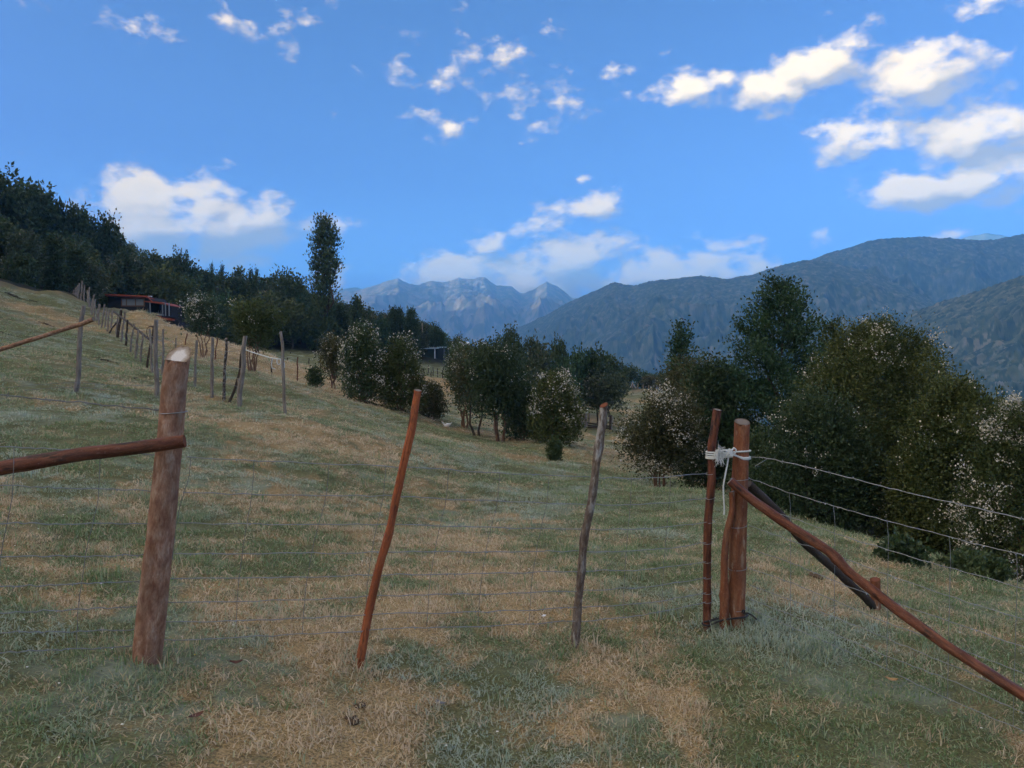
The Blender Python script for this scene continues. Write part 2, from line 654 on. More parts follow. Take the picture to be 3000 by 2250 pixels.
def leafmat(name, stops, rough=.5, trans=.25, spec=.35):
    b = NB(name)
    t = b.attr('tint').outputs['Fac']
    oi = b.N.new('ShaderNodeObjectInfo')
    t2 = b.math('ADD', t, b.math('MULTIPLY_ADD', oi.outputs['Random'], .5, -.25), None, True)
    c = b.ramp(t2, stops)
    s1 = b.bsdf(c, rough, spec)
    tr = b.N.new('ShaderNodeBsdfTranslucent')
    b.L.new(b.mix(.5, c, (.10, .14, .02)), tr.inputs['Color'])
    mx = b.N.new('ShaderNodeMixShader')
    mx.inputs[0].default_value = trans
    b.L.new(s1, mx.inputs[1])
    b.L.new(tr.outputs[0], mx.inputs[2])
    return b.done(mx.outputs[0])


# ------------------------------------------------------------------ the lie of the land
CTRL = [  # photograph pixel of a spot of ground and its distance ahead, from the height of the posts, trees and hens that stand there
    (430, 1953, 3.3), (1050, 1948, 3.6), (1685, 1887, 4.23), (2070, 1843, 4.62), (2165, 1825, 4.62), (3000, 2187, 3.4),
    (0, 2250, 2.37), (1500, 2250, 3.03), (3000, 2290, 3.15), (0, 1700, 4.1), (0, 1400, 6.3), (0, 1200, 10), (230, 1148, 12.5), (0, 1050, 17.5),
    (0, 960, 32), (0, 885, 46), (0, 822, 58), (110, 852, 60), (225, 868, 61), (262, 898, 56), (268, 915, 54), (278, 937, 51), (289, 953, 48),
    (307, 966, 44.5), (344, 989, 41), (368, 1013, 37), (381, 1031, 34), (398, 1051, 31), (411, 1064, 28), (428, 1080, 25), (475, 1105, 21), (458, 1165, 15),
    (570, 1146, 21.5), (620, 1162, 18.8), (657, 1174, 17.5), (703, 1198, 15.9), (836, 1217, 15), (629, 1056, 38), (595, 1048, 40), (738, 1089, 30), (794, 1105, 38), (871, 1121, 38),
    (976, 1142, 38), (1060, 1178, 36), (1175, 1200, 35), (1305, 1255, 34), (1397, 1277, 32.5), (1464, 1295, 31), (1627, 1300, 31), (1625, 1351, 24), (1712, 1307, 36), (1806, 1325, 35),
    (1790, 1259, 70), (1930, 1433, 17), (2200, 1460, 15), (2400, 1530, 13.3), (3000, 1720, 9), (2566, 1787, 5.4), (2800, 1650, 8), (1300, 1500, 9),
    (500, 955, 55), (400, 925, 58), (620, 1005, 48), (700, 1030, 45), (880, 1060, 100), (810, 1036, 116), (950, 1072, 95), (1245, 1112, 88), (1250, 1078, 115), (1260, 1047, 140),
    (1870, 1141, 118), (1850, 1190, 95), (440, 925, 108), (330, 905, 106),
]
CTRL_XYZ = [  # ground that the photograph does not show
    (0, 0, 0), (-2, 0, .3), (2, 0, -.14), (0, -6, .15), (-6, -6, .9), (6, -6, -.7), (-20, 0, 2.4), (-45, 10, 6), (-60, 40, 10), (-80, -20, 11), (20, 0, -2.6), (45, 10, -8), (20, -30, -2.6),
    (12, 26, -4.2), (30, 42, -9), (60, 75, -18), (18, 14, -3.6), (-62, 92, 11.5), (-100, 150, 25), (-85, 160, 17.5), (-68, 170, 10.5), (-45, 170, 8), (-30, 170, 3.5), (-15, 165, 1.5), (-36, 120, 3),
    (-52, 125, 6), (-72, 125, 10), (-170, 250, 42), (-60, 250, 8), (0, 200, -8), (60, 150, -20), (110, 100, -30), (30, 160, -6), (14, 140, -4), (100, 220, -45), (-140, 120, 33), (-120, 90, 24), (-30, 60, 3.0), (-100, -80, 16), (60, -60, -14), (0, -90, 2),
]


def warp_xy(x, y):
    r = np.hypot(x, y) + 1e-9
    k = np.log1p(r / 4.0) / r
    return x * k, y * k


_cp = np.array([tuple(P(*c)) for c in CTRL] + CTRL_XYZ, float)
_cu, _cv = warp_xy(_cp[:, 0], _cp[:, 1])


def _tps(r2):
    return np.where(r2 > 1e-12, r2 * np.log(r2 + 1e-12), 0)


_n = len(_cp)
_K = _tps((_cu[:, None] - _cu) ** 2 + (_cv[:, None] - _cv) ** 2) + 1e-3 * np.eye(_n)
_Q = np.column_stack([np.ones(_n), _cu, _cv])
_A = np.block([[_K, _Q], [_Q.T, np.zeros((3, 3))]])
_W = np.linalg.solve(_A, np.concatenate([_cp[:, 2], [0, 0, 0]]))


def ground(x, y):
    x, y = np.asarray(x, float), np.asarray(y, float)
    shp = x.shape
    x, y = x.ravel(), y.ravel()
    z = np.empty_like(x)
    for s in range(0, len(x), 20000):
        u, v = warp_xy(x[s:s + 20000], y[s:s + 20000])
        z[s:s + 20000] = _tps((u[:, None] - _cu) ** 2 + (v[:, None] - _cv) ** 2) @ _W[:_n] + _W[_n] + _W[_n + 1] * u + _W[_n + 2] * v
    r = np.hypot(x, y)
    z = np.clip(z, -140, 60)
    w = sstep(240, 800, r)
    z = z * (1 - w) - 150 * w
    amp = .016 + .07 * sstep(3, 20, r) + .12 * sstep(25, 70, r)      # tussocks and hollows
    z = z + amp * fbm(x / 1.7, y / 1.7, None, 3, 5) * (1 - w) + .014 * fbm(x / .33, y / .33, None, 2, 9) * (1 - sstep(15, 30, r)) + .035 * fbm(x / .62, y / .62, None, 2, 19) * sstep(5, 10, r) * (1 - sstep(40, 60, r))
    return z.reshape(shp)


def gz(x, y):
    return float(ground(np.array([x]), np.array([y]))[0])


def on_ground(px, py, Y):
    """spot of ground under a pixel at about the distance Y: search along the ray"""
    d = pix_dir(px, py)
    ys = np.linspace(Y * .75, Y * 1.35, 160)
    diff = EYE + d.z * ys - ground(d.x * ys, ys)
    k = np.where(np.sign(diff[1:]) != np.sign(diff[:-1]))[0]
    y = Y
    if len(k):
        k = k[np.argmin(abs(ys[k] - Y))]
        t = diff[k] / (diff[k] - diff[k + 1])
        y = ys[k] + t * (ys[k + 1] - ys[k])
    return Vector((d.x * y, y, gz(d.x * y, y)))


DRY = [(760, 1170, 22, 5), (930, 1190, 20, 3.5), (1000, 1260, 14, 2.6), (1150, 1310, 12, 2.2), (1290, 1420, 9, 1.6), (1100, 1500, 7, .9), (1330, 1560, 7, .8), (1250, 1680, 5.5, .7), (1400, 1640, 5.6, .5),
       (1150, 1760, 4.6, .35), (1000, 2060, 3.4, .35), (1150, 2200, 3.1, .4), (1950, 1960, 3.9, .4), (2130, 2120, 3.4, .35), (1800, 2180, 3.1, .25), (2350, 1740, 5.6, .35), (2650, 1690, 6.2, .5),
       (560, 1400, 6.6, .5), (640, 1240, 12, 1.6), (500, 2150, 2.9, .22), (800, 2130, 3.0, .22), (1900, 1330, 32, 3), (1400, 1345, 23, 2)]
GREEN = [(120, 1300, 8, 2.2), (60, 1080, 16, 5), (120, 960, 32, 9), (2500, 1560, 10, 2.5), (1650, 1420, 14, 3), (250, 1120, 14, 2.5), (350, 1750, 3.9, .7), (150, 1900, 3.0, .6), (480, 1850, 3.5, .4), (150, 1330, 7.5, 1.5), (430, 1230, 11, 1.5), (760, 1215, 15.2, 1.2), (2350, 1900, 4.3, .4), (2600, 2000, 3.9, .6), (2850, 1750, 6.5, 1), (1400, 1950, 3.7, .3),
         (1500, 1900, 3.9, .2), (1750, 1500, 10, 1.5), (1900, 1560, 9, 1.5), (1350, 1380, 16, 2), (1500, 2220, 3.1, .2), (2500, 2200, 3.2, .4), (2170, 1850, 4.5, .25), (1430, 1280, 30, 2)]


def dryness(x, y):
    """0 lush .. 1 straw: patches where the turf is grazed thin and dried out"""
    r = np.hypot(x, y)
    f1, f2 = fbm(x / 1.1, y / 1.1, None, 4, 31, .6), fbm(x / 4.2, y / 4.2, None, 4, 32, .6)
    w = sstep(6, 30, r)
    d = .34 + .36 * (f1 * (1 - w) + f2 * w) + .52 * fbm(x / .26, y / .26, None, 4, 33, .65) * (1 - sstep(10, 25, r)) + .25 * fbm(x / 1.0, y / 1.0, None, 3, 35, .6) * sstep(8, 16, r) + .15 * f2
    bias = 0
    for lst, sg in ((DRY, .27), (GREEN, -.30)):
        for (px, py, Y, rad) in lst:
            p = P(px, py, Y)
            bias = bias + sg * np.exp(-(((x - p.x) / (rad * 1.25)) ** 2 + ((y - p.y) / (rad * 1.5)) ** 2))
    d = d + np.clip(bias, -.5, .45)
    p0, p1 = P(300, 905, 66), P(700, 1030, 48)                    # straw-coloured unmown slope between the fence and the house
    band = sstep(0, 1, (y - 24) / 16) * sstep(1, 6, x + .577 * y - .5) * (1 - sstep(80, 100, y)) * (1 - sstep(-9, -3, x))
    d = d + .5 * band
    d = d - .6 * sstep(84, 96, y) * (1 - sstep(-9, -4, x + 0 * y)) * sstep(-45, -40, x)      # hay field beyond, freshly green
    d = d + .5 * np.exp(-(((x + 10) / 7) ** 2 + ((y - 82) / 12) ** 2))
    return np.clip(d, 0, 1)


def build_terrain():
    az = np.radians(np.concatenate([np.arange(-180, -44, 4.0), np.arange(-44, 44.01, .22), np.arange(48, 180.1, 4.0)]))
    rr = np.concatenate([[.15, .4, .8, 1.2, 1.6], np.exp(np.linspace(math.log(2.0), math.log(250), 300)), np.exp(np.linspace(math.log(270), math.log(7600), 26))])
    R, A = np.meshgrid(rr, az, indexing='ij')
    X, Y = R * np.sin(A), R * np.cos(A)
    Z = ground(X, Y)
    n, k = R.shape
    i, j = np.meshgrid(np.arange(n - 1), np.arange(k - 1), indexing='ij')
    q = np.stack([i * k + j, i * k + j + 1, (i + 1) * k + j + 1, (i + 1) * k + j], -1).reshape(-1, 4)[:, ::-1]
    x, y = X.ravel(), Y.ravel()
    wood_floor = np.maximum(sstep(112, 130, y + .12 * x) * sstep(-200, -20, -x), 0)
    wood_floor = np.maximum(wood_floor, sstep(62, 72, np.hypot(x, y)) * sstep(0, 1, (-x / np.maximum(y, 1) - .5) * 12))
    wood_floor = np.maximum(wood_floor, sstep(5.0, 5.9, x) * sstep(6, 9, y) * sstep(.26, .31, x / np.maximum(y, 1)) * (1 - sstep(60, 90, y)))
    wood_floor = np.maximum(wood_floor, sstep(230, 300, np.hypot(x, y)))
    tri = np.array([[0, 0, 0]])
    v = np.column_stack([x, y, Z.ravel()])

    b = NB('meadow_ground')
    dry = b.attr('dry').outputs['Fac']
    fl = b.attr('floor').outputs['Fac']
    geo = b.N.new('ShaderNodeNewGeometry')
    pos = geo.outputs['Position']
    n1 = b.noise(pos, 2.3, 5, .65)
    n2 = b.noise(pos, 16, 4, .7)
    n3 = b.noise(pos, 90, 3, .7)
    dd = b.math('ADD', dry, b.math('MULTIPLY_ADD', n2, .9, -.45))
    dd = b.math('ADD', dd, b.math('MULTIPLY_ADD', n1, .5, -.25), None, True)
    c = b.ramp(dd, [(.0, (.17, .19, .085)), (.3, (.23, .235, .115)), (.55, (.34, .275, .14)), (.8, (.46, .33, .165)), (1, (.54, .40, .205))])
    c = b.mix(b.rng(n3, .38, .62, .75, 0), c, (.06, .055, .035))
    dew = b.math('MULTIPLY', b.rng(b.noise(pos, .8, 4, .65), .52, .68), b.rng(dry, .2, .7, .6, 0))
    c = b.mix(dew, c, (.36, .43, .36))
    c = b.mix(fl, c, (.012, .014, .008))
    h = b.math('ADD', n2, b.math('MULTIPLY', n3, .35))
    m = b.done(b.bsdf(c, .9, .1, b.bump(h, .6, .06)))
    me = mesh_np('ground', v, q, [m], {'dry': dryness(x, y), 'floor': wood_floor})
    tag(obj('ground', me), 'sloping cropped meadow of green and straw-coloured grass', None, None, 'structure')


build_terrain()


# ------------------------------------------------------------------ mountains
def smooth_poly(pts, n):
    pts = np.array([tuple(p) for p in pts], float)
    s = np.concatenate([[0], np.cumsum(np.linalg.norm(np.diff(pts, axis=0), axis=1))])
    t = np.linspace(0, s[-1], n)
    out = np.column_stack([np.interp(t, s, pts[:, k]) for k in range(3)])
    k = max(3, int(n / len(pts) / 5) | 1)
    ker = np.hanning(k + 2)[1:-1]
    ker /= ker.sum()
    pad = np.pad(out, ((k // 2, k // 2), (0, 0)), mode='edge')
    return np.column_stack([np.convolve(pad[:, c], ker, 'valid') for c in range(3)]), t


def mountain(name, label, pts, reach, back, n, nv, rav, rav_len, crown, crown_h, seed, mat, base=-155, nb=6, power=1.0, push=None, spur=1.0):
    """a ridge: its crest runs through pts, its near flank falls over `reach` metres, ravines cut it, tree crowns roughen it"""
    C, t = smooth_poly(pts, n)
    C[:, 2] += rav * .06 * fbm(t / rav_len * 2.2, t * 0 + seed, None, 4, seed)
    hd = C[:, :2].copy()
    if push is None:
        hd /= np.linalg.norm(hd, axis=1)[:, None]
    else:
        hd[:] = -np.array(push) / np.linalg.norm(push)
    v = np.concatenate([np.linspace(-1, 0, nb + 1)[:-1], np.linspace(0, 1, nv) ** 1.08])
    V = v[None, :] * np.ones((n, 1))
    off = np.where(V > 0, V * reach, V * back)
    X = C[:, None, 0] - hd[:, None, 0] * off
    Y = C[:, None, 1] - hd[:, None, 1] * off
    top = C[:, None, 2] - base
    prof = np.where(V > 0, (1 - np.clip(V, 0, 1)) ** power, (1 - np.clip(-V, 0, 1)) ** 1.2)
    Z = base + top * prof
    T = t[:, None] * np.ones_like(V)
    bend = .35 * rav_len * fbm(X / (rav_len * 1.5), Y / (rav_len * 1.5), None, 2, seed + 7)
    def ridged(sc, sd):
        wx, wy = fbm(X / (sc * 1.4), Y / (sc * 1.4), None, 2, sd + 3) * sc * .35, fbm(X / (sc * 1.4), Y / (sc * 1.4), None, 2, sd + 4) * sc * .35
        return 1 - np.abs(vnoise((X + wx) / sc, (Y + wy) / sc, None, sd)) * 2.4
    rg = .20 * (1 - np.abs(vnoise((T + bend) / rav_len, V * 2.2 + seed, None, seed + 1)) * 2) + .85 * ridged(rav_len, seed + 19)
    rg2 = ridged(rav_len * .45, seed + 29) + .5 * ridged(rav_len * .2, seed + 39)
    env = np.clip(V * 2.6, 0, 1) ** 1.5 * np.clip((1 - V) * 2.5, 0, 1) * (V > 0)
    Z = Z + env * rav * (spur * (rg * .9 - .35) + .4 * rg2) + env * rav * .35 * fbm(X / (rav_len * .35), Y / (rav_len * .35), None, 3, seed + 3)
    rnd = np.zeros_like(Z)
    if crown:
        bumpz, rnd = crowns(X, Y, crown, seed + 11)
        b2, r2 = crowns(X + 31, Y - 17, crown * .55, seed + 12)
        keep = (_hash(np.floor(X / (crown * 3)), np.floor(Y / (crown * 3)), X * 0, seed + 5) > .12)
        Z = Z + crown_h * (np.maximum(bumpz, b2 * .55)) * np.where(keep, 1, .55)
        rnd = np.where(bumpz > b2 * .55, rnd, r2)
    k = V.shape[1]
    i, j = np.meshgrid(np.arange(n - 1), np.arange(k - 1), indexing='ij')
    q = np.stack([i * k + j, (i + 1) * k + j, (i + 1) * k + j + 1, i * k + j + 1], -1).reshape(-1, 4)
    me = mesh_np(name, np.column_stack([X.ravel(), Y.ravel(), Z.ravel()]), q, [mat], {'rnd': rnd.ravel()})
    return tag(obj(name, me), label, None, None, 'structure')


def forest_mat(name, stops, scale, rock=None):
    b = NB(name)
    geo = b.N.new('ShaderNodeNewGeometry')
    r = b.attr('rnd').outputs['Fac']
    n = b.noise(geo.outputs['Position'], scale, 5, .65)
    f = b.math('ADD', b.math('MULTIPLY', r, .55), b.math('MULTIPLY', n, .55), None, True)
    c = b.ramp(f, stops)
    if rock is not None:
        sp = b.N.new('ShaderNodeSeparateXYZ')
        b.L.new(geo.outputs['Position'], sp.inputs[0])
        hh = b.math('ADD', sp.outputs[2], b.math('MULTIPLY_ADD', n, 500, -250))
        c = b.mix(b.rng(hh, rock[1], rock[1] + 250), c, rock[0])
    return b.done(b.bsdf(c, .95, .05))


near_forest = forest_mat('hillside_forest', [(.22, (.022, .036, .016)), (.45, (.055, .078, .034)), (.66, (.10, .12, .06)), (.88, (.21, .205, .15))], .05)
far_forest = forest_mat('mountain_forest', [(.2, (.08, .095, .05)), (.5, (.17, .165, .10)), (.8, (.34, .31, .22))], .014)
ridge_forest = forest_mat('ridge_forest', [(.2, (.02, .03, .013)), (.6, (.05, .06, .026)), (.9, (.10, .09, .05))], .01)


def PP(lst):
    return [P(*c) for c in lst]


mountain('mountain_range', 'jagged hazy blue mountain range at the head of the valley', PP([
    (560, 920, 7000), (800, 880, 7000), (1060, 850, 7000), (1110, 838, 7000), (1167, 815, 7000), (1200, 832, 7000), (1225, 836, 7000), (1262, 826, 7000), (1300, 828, 7000), (1340, 816, 7000), (1385, 822, 7000), (1420, 817, 7000),
    (1455, 842, 7000), (1480, 840, 7000), (1500, 840, 7000), (1525, 860, 7000), (1560, 848, 7000), (1602, 824, 7000), (1622, 836, 7000), (1650, 854, 7000), (1675, 878, 7000), (1720, 872, 7000), (1800, 880, 7000), (2000, 900, 7000)]),
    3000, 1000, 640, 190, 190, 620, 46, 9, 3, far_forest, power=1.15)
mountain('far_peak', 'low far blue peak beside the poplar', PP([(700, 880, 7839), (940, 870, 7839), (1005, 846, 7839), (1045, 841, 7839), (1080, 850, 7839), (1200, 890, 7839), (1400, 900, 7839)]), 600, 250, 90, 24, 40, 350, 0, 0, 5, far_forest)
mountain('back_ridge', 'tall dark blue ridge under the clouds with a bright bald summit', PP([
    (2050, 850, 3500), (2240, 812, 3450), (2330, 780, 3400), (2420, 752, 3400), (2540, 712, 3400), (2620, 698, 3400), (2690, 692, 3400), (2760, 704, 3400), (2810, 708, 3400), (2900, 702, 3400), (3000, 690, 3400), (3200, 700, 3400), (3500, 740, 3400)]),
    1500, 700, 480, 150, 120, 420, 15, 7, 13, near_forest, power=1.05)
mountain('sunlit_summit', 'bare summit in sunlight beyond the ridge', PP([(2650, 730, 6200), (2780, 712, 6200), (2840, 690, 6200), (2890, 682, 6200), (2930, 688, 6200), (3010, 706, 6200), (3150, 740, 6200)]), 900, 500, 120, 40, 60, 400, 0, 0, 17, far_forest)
mountain('forested_ridge', 'long forested ridge, blue in shade, falling towards the valley', PP([
    (1180, 1120, 4300), (1420, 1010, 4000), (1520, 958, 3800), (1600, 925, 3650), (1680, 880, 3500), (1740, 852, 3400), (1800, 829, 3300), (1860, 836, 3200), (1920, 826, 3100), (2000, 818, 3050), (2060, 812, 3000), (2120, 818, 2950), (2200, 808, 2900), (2260, 786, 2850),
    (2320, 770, 2800), (2370, 766, 2780), (2430, 772, 2750), (2520, 795, 2700), (2620, 830, 2650), (2720, 880, 2600), (2850, 950, 2500)]),
    1500, 600, 780, 250, 75, 330, 13, 6.5, 23, near_forest, power=1.0)
mountain('near_spur', 'nearest forested spur sloping down from the right', PP([
    (2480, 1080, 1800), (2580, 1000, 1750), (2670, 925, 1700), (2760, 890, 1650), (2850, 862, 1600), (2930, 832, 1560), (3000, 808, 1520), (3120, 770, 1500), (3300, 730, 1500)]),
    800, 400, 520, 220, 45, 240, 10, 5.5, 37, near_forest, power=1.0)
# the range to the left of and behind the viewer that still keeps the low sun off the valley
mountain('shading_range', 'high range outside the picture that keeps the sun off the valley', [
    (-3500, -4600, 600), (-3100, -2600, 950), (-3000, 0, 970), (-3000, 2600, 955), (-3000, 3800, 760), (-3000, 5000, 600), (-3000, 6200, 575), (-3000, 7000, 520), (-3100, 7500, 300)],
    1700, 1000, 260, 40, 60, 900, 0, 0, 41, ridge_forest, push=(1, 0.05), base=-155)


def build_haze():
    mb = MB()
    mb.box((-7800, -7800, -162), (7800, 8700, 1015))
    b = NB('valley_air')
    pv = b.N.new('ShaderNodeVolumePrincipled')
    pv.inputs['Color'].default_value = (.17, .51, 1.0, 1)
    pv.inputs['Density'].default_value = 2.3e-4
    pv.inputs['Anisotropy'].default_value = 0.0
    b.L.new(pv.outputs[0], b.out.inputs['Volume'])
    o = obj('haze', mb.mesh('haze', [b.m], (0, 0, 0), False))
    tag(o, 'blue valley haze between the viewer and the mountains', None, None, 'stuff')


build_haze()


# ------------------------------------------------------------------ trees and shrubs
LM = {
    'dark': leafmat('dark_evergreen_leaves', [(.0, (0.025, 0.050, 0.025)), (.5, (0.046, 0.081, 0.037)), (1, (0.093, 0.132, 0.053))]),
    'olive': leafmat('olive_leaves', [(.0, (0.032, 0.052, 0.016)), (.5, (0.062, 0.087, 0.027)), (1, (0.124, 0.142, 0.043))]),
    'deep': leafmat('deep_green_leaves', [(.0, (0.022, 0.056, 0.031)), (.5, (0.043, 0.099, 0.046)), (1, (0.085, 0.155, 0.070))]),
    'brown': leafmat('bronze_leaves', [(.0, (0.046, 0.053, 0.025)), (.5, (0.085, 0.090, 0.040)), (1, (0.155, 0.132, 0.062))]),
    'pale': leafmat('pale_tipped_leaves', [(.0, (0.034, 0.056, 0.028)), (.55, (0.078, 0.102, 0.059)), (.8, (0.248, 0.248, 0.186)), (1, (0.465, 0.434, 0.341))]),
    'grey': leafmat('grey_green_leaves', [(.0, (0.040, 0.074, 0.043)), (.5, (0.085, 0.132, 0.078)), (1, (0.155, 0.217, 0.124))]),
    'lime': leafmat('yellow_green_leaves', [(.0, (0.078, 0.124, 0.031)), (.5, (0.155, 0.209, 0.050)), (1, (0.279, 0.326, 0.078))]),
}
_b = NB('white_blossom')
PETAL = _b.done(_b.bsdf(_b.ramp(_b.attr('tint').outputs['Fac'], [(0, (.40, .36, .26)), (.5, (.58, .55, .45)), (1, (.70, .68, .60))]), .7, .2))
BARK_PINK = wood('cinnamon_bark', [(.2, (.12, .065, .040)), (.5, (.26, .15, .095)), (.8, (.40, .27, .19))], (40, 40, 6), bump=.3)
BARK_DARK = wood('dark_bark', [(.2, (.030, .024, .018)), (.5, (.065, .050, .038)), (.8, (.12, .10, .08))], (40, 40, 6), bump=.4)
BARK_GREY = wood('grey_bark', [(.2, (.07, .06, .05)), (.5, (.14, .125, .105)), (.8, (.24, .22, .19))], (40, 40, 6), bump=.4)


def leaf_cloud(rng, centers, dirs, per, spread, length, width, tint0, tvar=.25, up=.3, flat=.0, bend=.0):
    """leaf-shaped faces (four corners each) strewn round twig ends; returns verts, quads, tint"""
    n = len(centers) * per
    c = np.repeat(centers, per, 0)
    d = np.repeat(dirs, per, 0)
    c = c + rng.normal(0, 1, (n, 3)) * spread + d * rng.uniform(-1, 1, (n, 1)) * spread * 1.6
    a = d * .55 + rng.normal(0, .75, (n, 3))
    a[:, 2] += up
    a /= np.linalg.norm(a, axis=1)[:, None] + 1e-9
    s = np.cross(a, rng.normal(0, 1, (n, 3)) + np.array([0, 0, flat]))
    s /= np.linalg.norm(s, axis=1)[:, None] + 1e-9
    nn = np.cross(a, s)
    L = length * rng.uniform(.6, 1.3, (n, 1))
    W = width * rng.uniform(.6, 1.3, (n, 1))
    v = np.stack([c, c + a * L * .45 + s * W * .5 + nn * W * .12, c + a * L, c + a * L * .45 - s * W * .5 + nn * W * .12], 1).reshape(-1, 3)
    q = np.arange(n * 4).reshape(n, 4)
    t = np.clip(np.repeat(tint0, per) + rng.normal(0, tvar, n), 0, 1)
    return v, q, np.repeat(t, 4)


def crown_points(rng, shape, n, w, h, z0, lobes):
    """twig ends of a crown: n points with outward directions; the crown spans z0..h and is w wide"""
    H = h - z0
    if shape == 'round':
        th = rng.uniform(0, 2 * math.pi, lobes)
        zz = rng.uniform(-.75, .85, lobes)
        rad = np.sqrt(np.clip(1 - zz ** 2, .05, 1)) * rng.uniform(.35, .62, lobes)
        lc = np.column_stack([np.cos(th) * rad * w / 2, np.sin(th) * rad * w / 2, z0 + H * (.5 + zz * .34)])
        lr = rng.uniform(.20, .34, lobes)
        k = rng.integers(0, lobes, n)
        d = rng.normal(0, 1, (n, 3))
        d /= np.linalg.norm(d, axis=1)[:, None]
        rr = rng.uniform(.35, 1, n) ** .5
        p = lc[k] + d * (lr[k] * rr)[:, None] * np.array([w, w, H])
        dirs = d * .6 + (p - np.array([0, 0, z0 + H * .4])) / np.array([w, w, H])
        tint = .25 + .5 * (_hash(k.astype(float), k * 0., k * 0., 3)) + 0 * rr
    elif shape in ('cone', 'column', 'poplar'):
        nb = {'cone': 95, 'column': 60, 'poplar': 110}[shape]           # branches, each a spray of twigs
        ub = np.linspace(.02, .97, nb) + rng.uniform(-.012, .012, nb)
        if shape == 'cone':
            lb = (1 - ub) ** .75 * rng.uniform(.62, 1.12, nb) + .06
        elif shape == 'column':
            lb = np.sin(np.clip(ub * .92 + .10, 0, 1) * math.pi) ** .5 * rng.uniform(.7, 1.1, nb)
        else:
            lb = np.clip(.72 + .6 * ub, 0, 1) * np.clip((1.06 - ub) * 2.6, 0, 1) ** .6 * rng.uniform(.6, 1.08, nb)
        tb = np.arange(nb) * 2.399 + rng.uniform(-.5, .5, nb)
        wt = lb ** 1.5 + .12
        k = rng.choice(nb, n, p=wt / wt.sum())
        t = rng.uniform(.12, 1, n) ** .75
        rise = {'cone': .26, 'column': .5, 'poplar': 1.25}[shape]
        rr = lb[k] * t * w / 2
        th = tb[k] + rng.normal(0, .13, n)
        z = z0 + ub[k] * H + rise * rr * (.4 + .6 * t) + rng.normal(0, .018, n) * w
        z = np.minimum(z, z0 + H * (1 + .01 * rng.normal(0, 1, n)))
        p = np.column_stack([np.cos(th) * rr, np.sin(th) * rr, z])
        dirs = np.column_stack([np.cos(th), np.sin(th), np.full(n, .35 + rise)])
        tint = .15 + .6 * _hash(k.astype(float), k * 0., k * 0., 5)
        u = ub[k]
    else:                                                   # 'bush': dense to the ground, many upright sprays
        th = rng.uniform(0, 2 * math.pi, n)
        u = rng.uniform(0, 1, n) ** .8
        prof = np.sin(np.clip(.28 + u * .72, 0, 1) * math.pi) ** .55
        side = 1 + .16 * np.sin(th * 3 + 1.3 + u * 3) + .13 * np.sin(th * 7 + u * 11) + .10 * np.sin(th * 13 + u * 23)
        r = prof * w / 2 * rng.uniform(.25, 1, n) ** .4 * side * .80
        lump = 1 + .10 * np.sin(th * 4 + r * 5)
        p = np.column_stack([np.cos(th) * r, np.sin(th) * r, z0 + u * H * lump])
        dirs = np.column_stack([np.cos(th) * .7, np.sin(th) * .7, np.full(n, .8)])
        tint = .25 + .5 * (.5 + .5 * np.sin(th * 5 + u * 9 + r * 6))
    dirs = dirs / (np.linalg.norm(dirs, axis=1)[:, None] + 1e-9)
    return p, dirs, tint


def curve_to(rng, a, b, k=5, wob=.08, sag=0):
    t = np.linspace(0, 1, k)[:, None]
    a, b = np.array(a, float), np.array(b, float)
    p = a + (b - a) * t
    L = np.linalg.norm(b - a)
    p += rng.normal(0, wob * L / 3, (k, 3)) * (t * (1 - t) * 4)
    p[:, 2] += sag * L * (t * (1 - t))[:, 0]
    return p


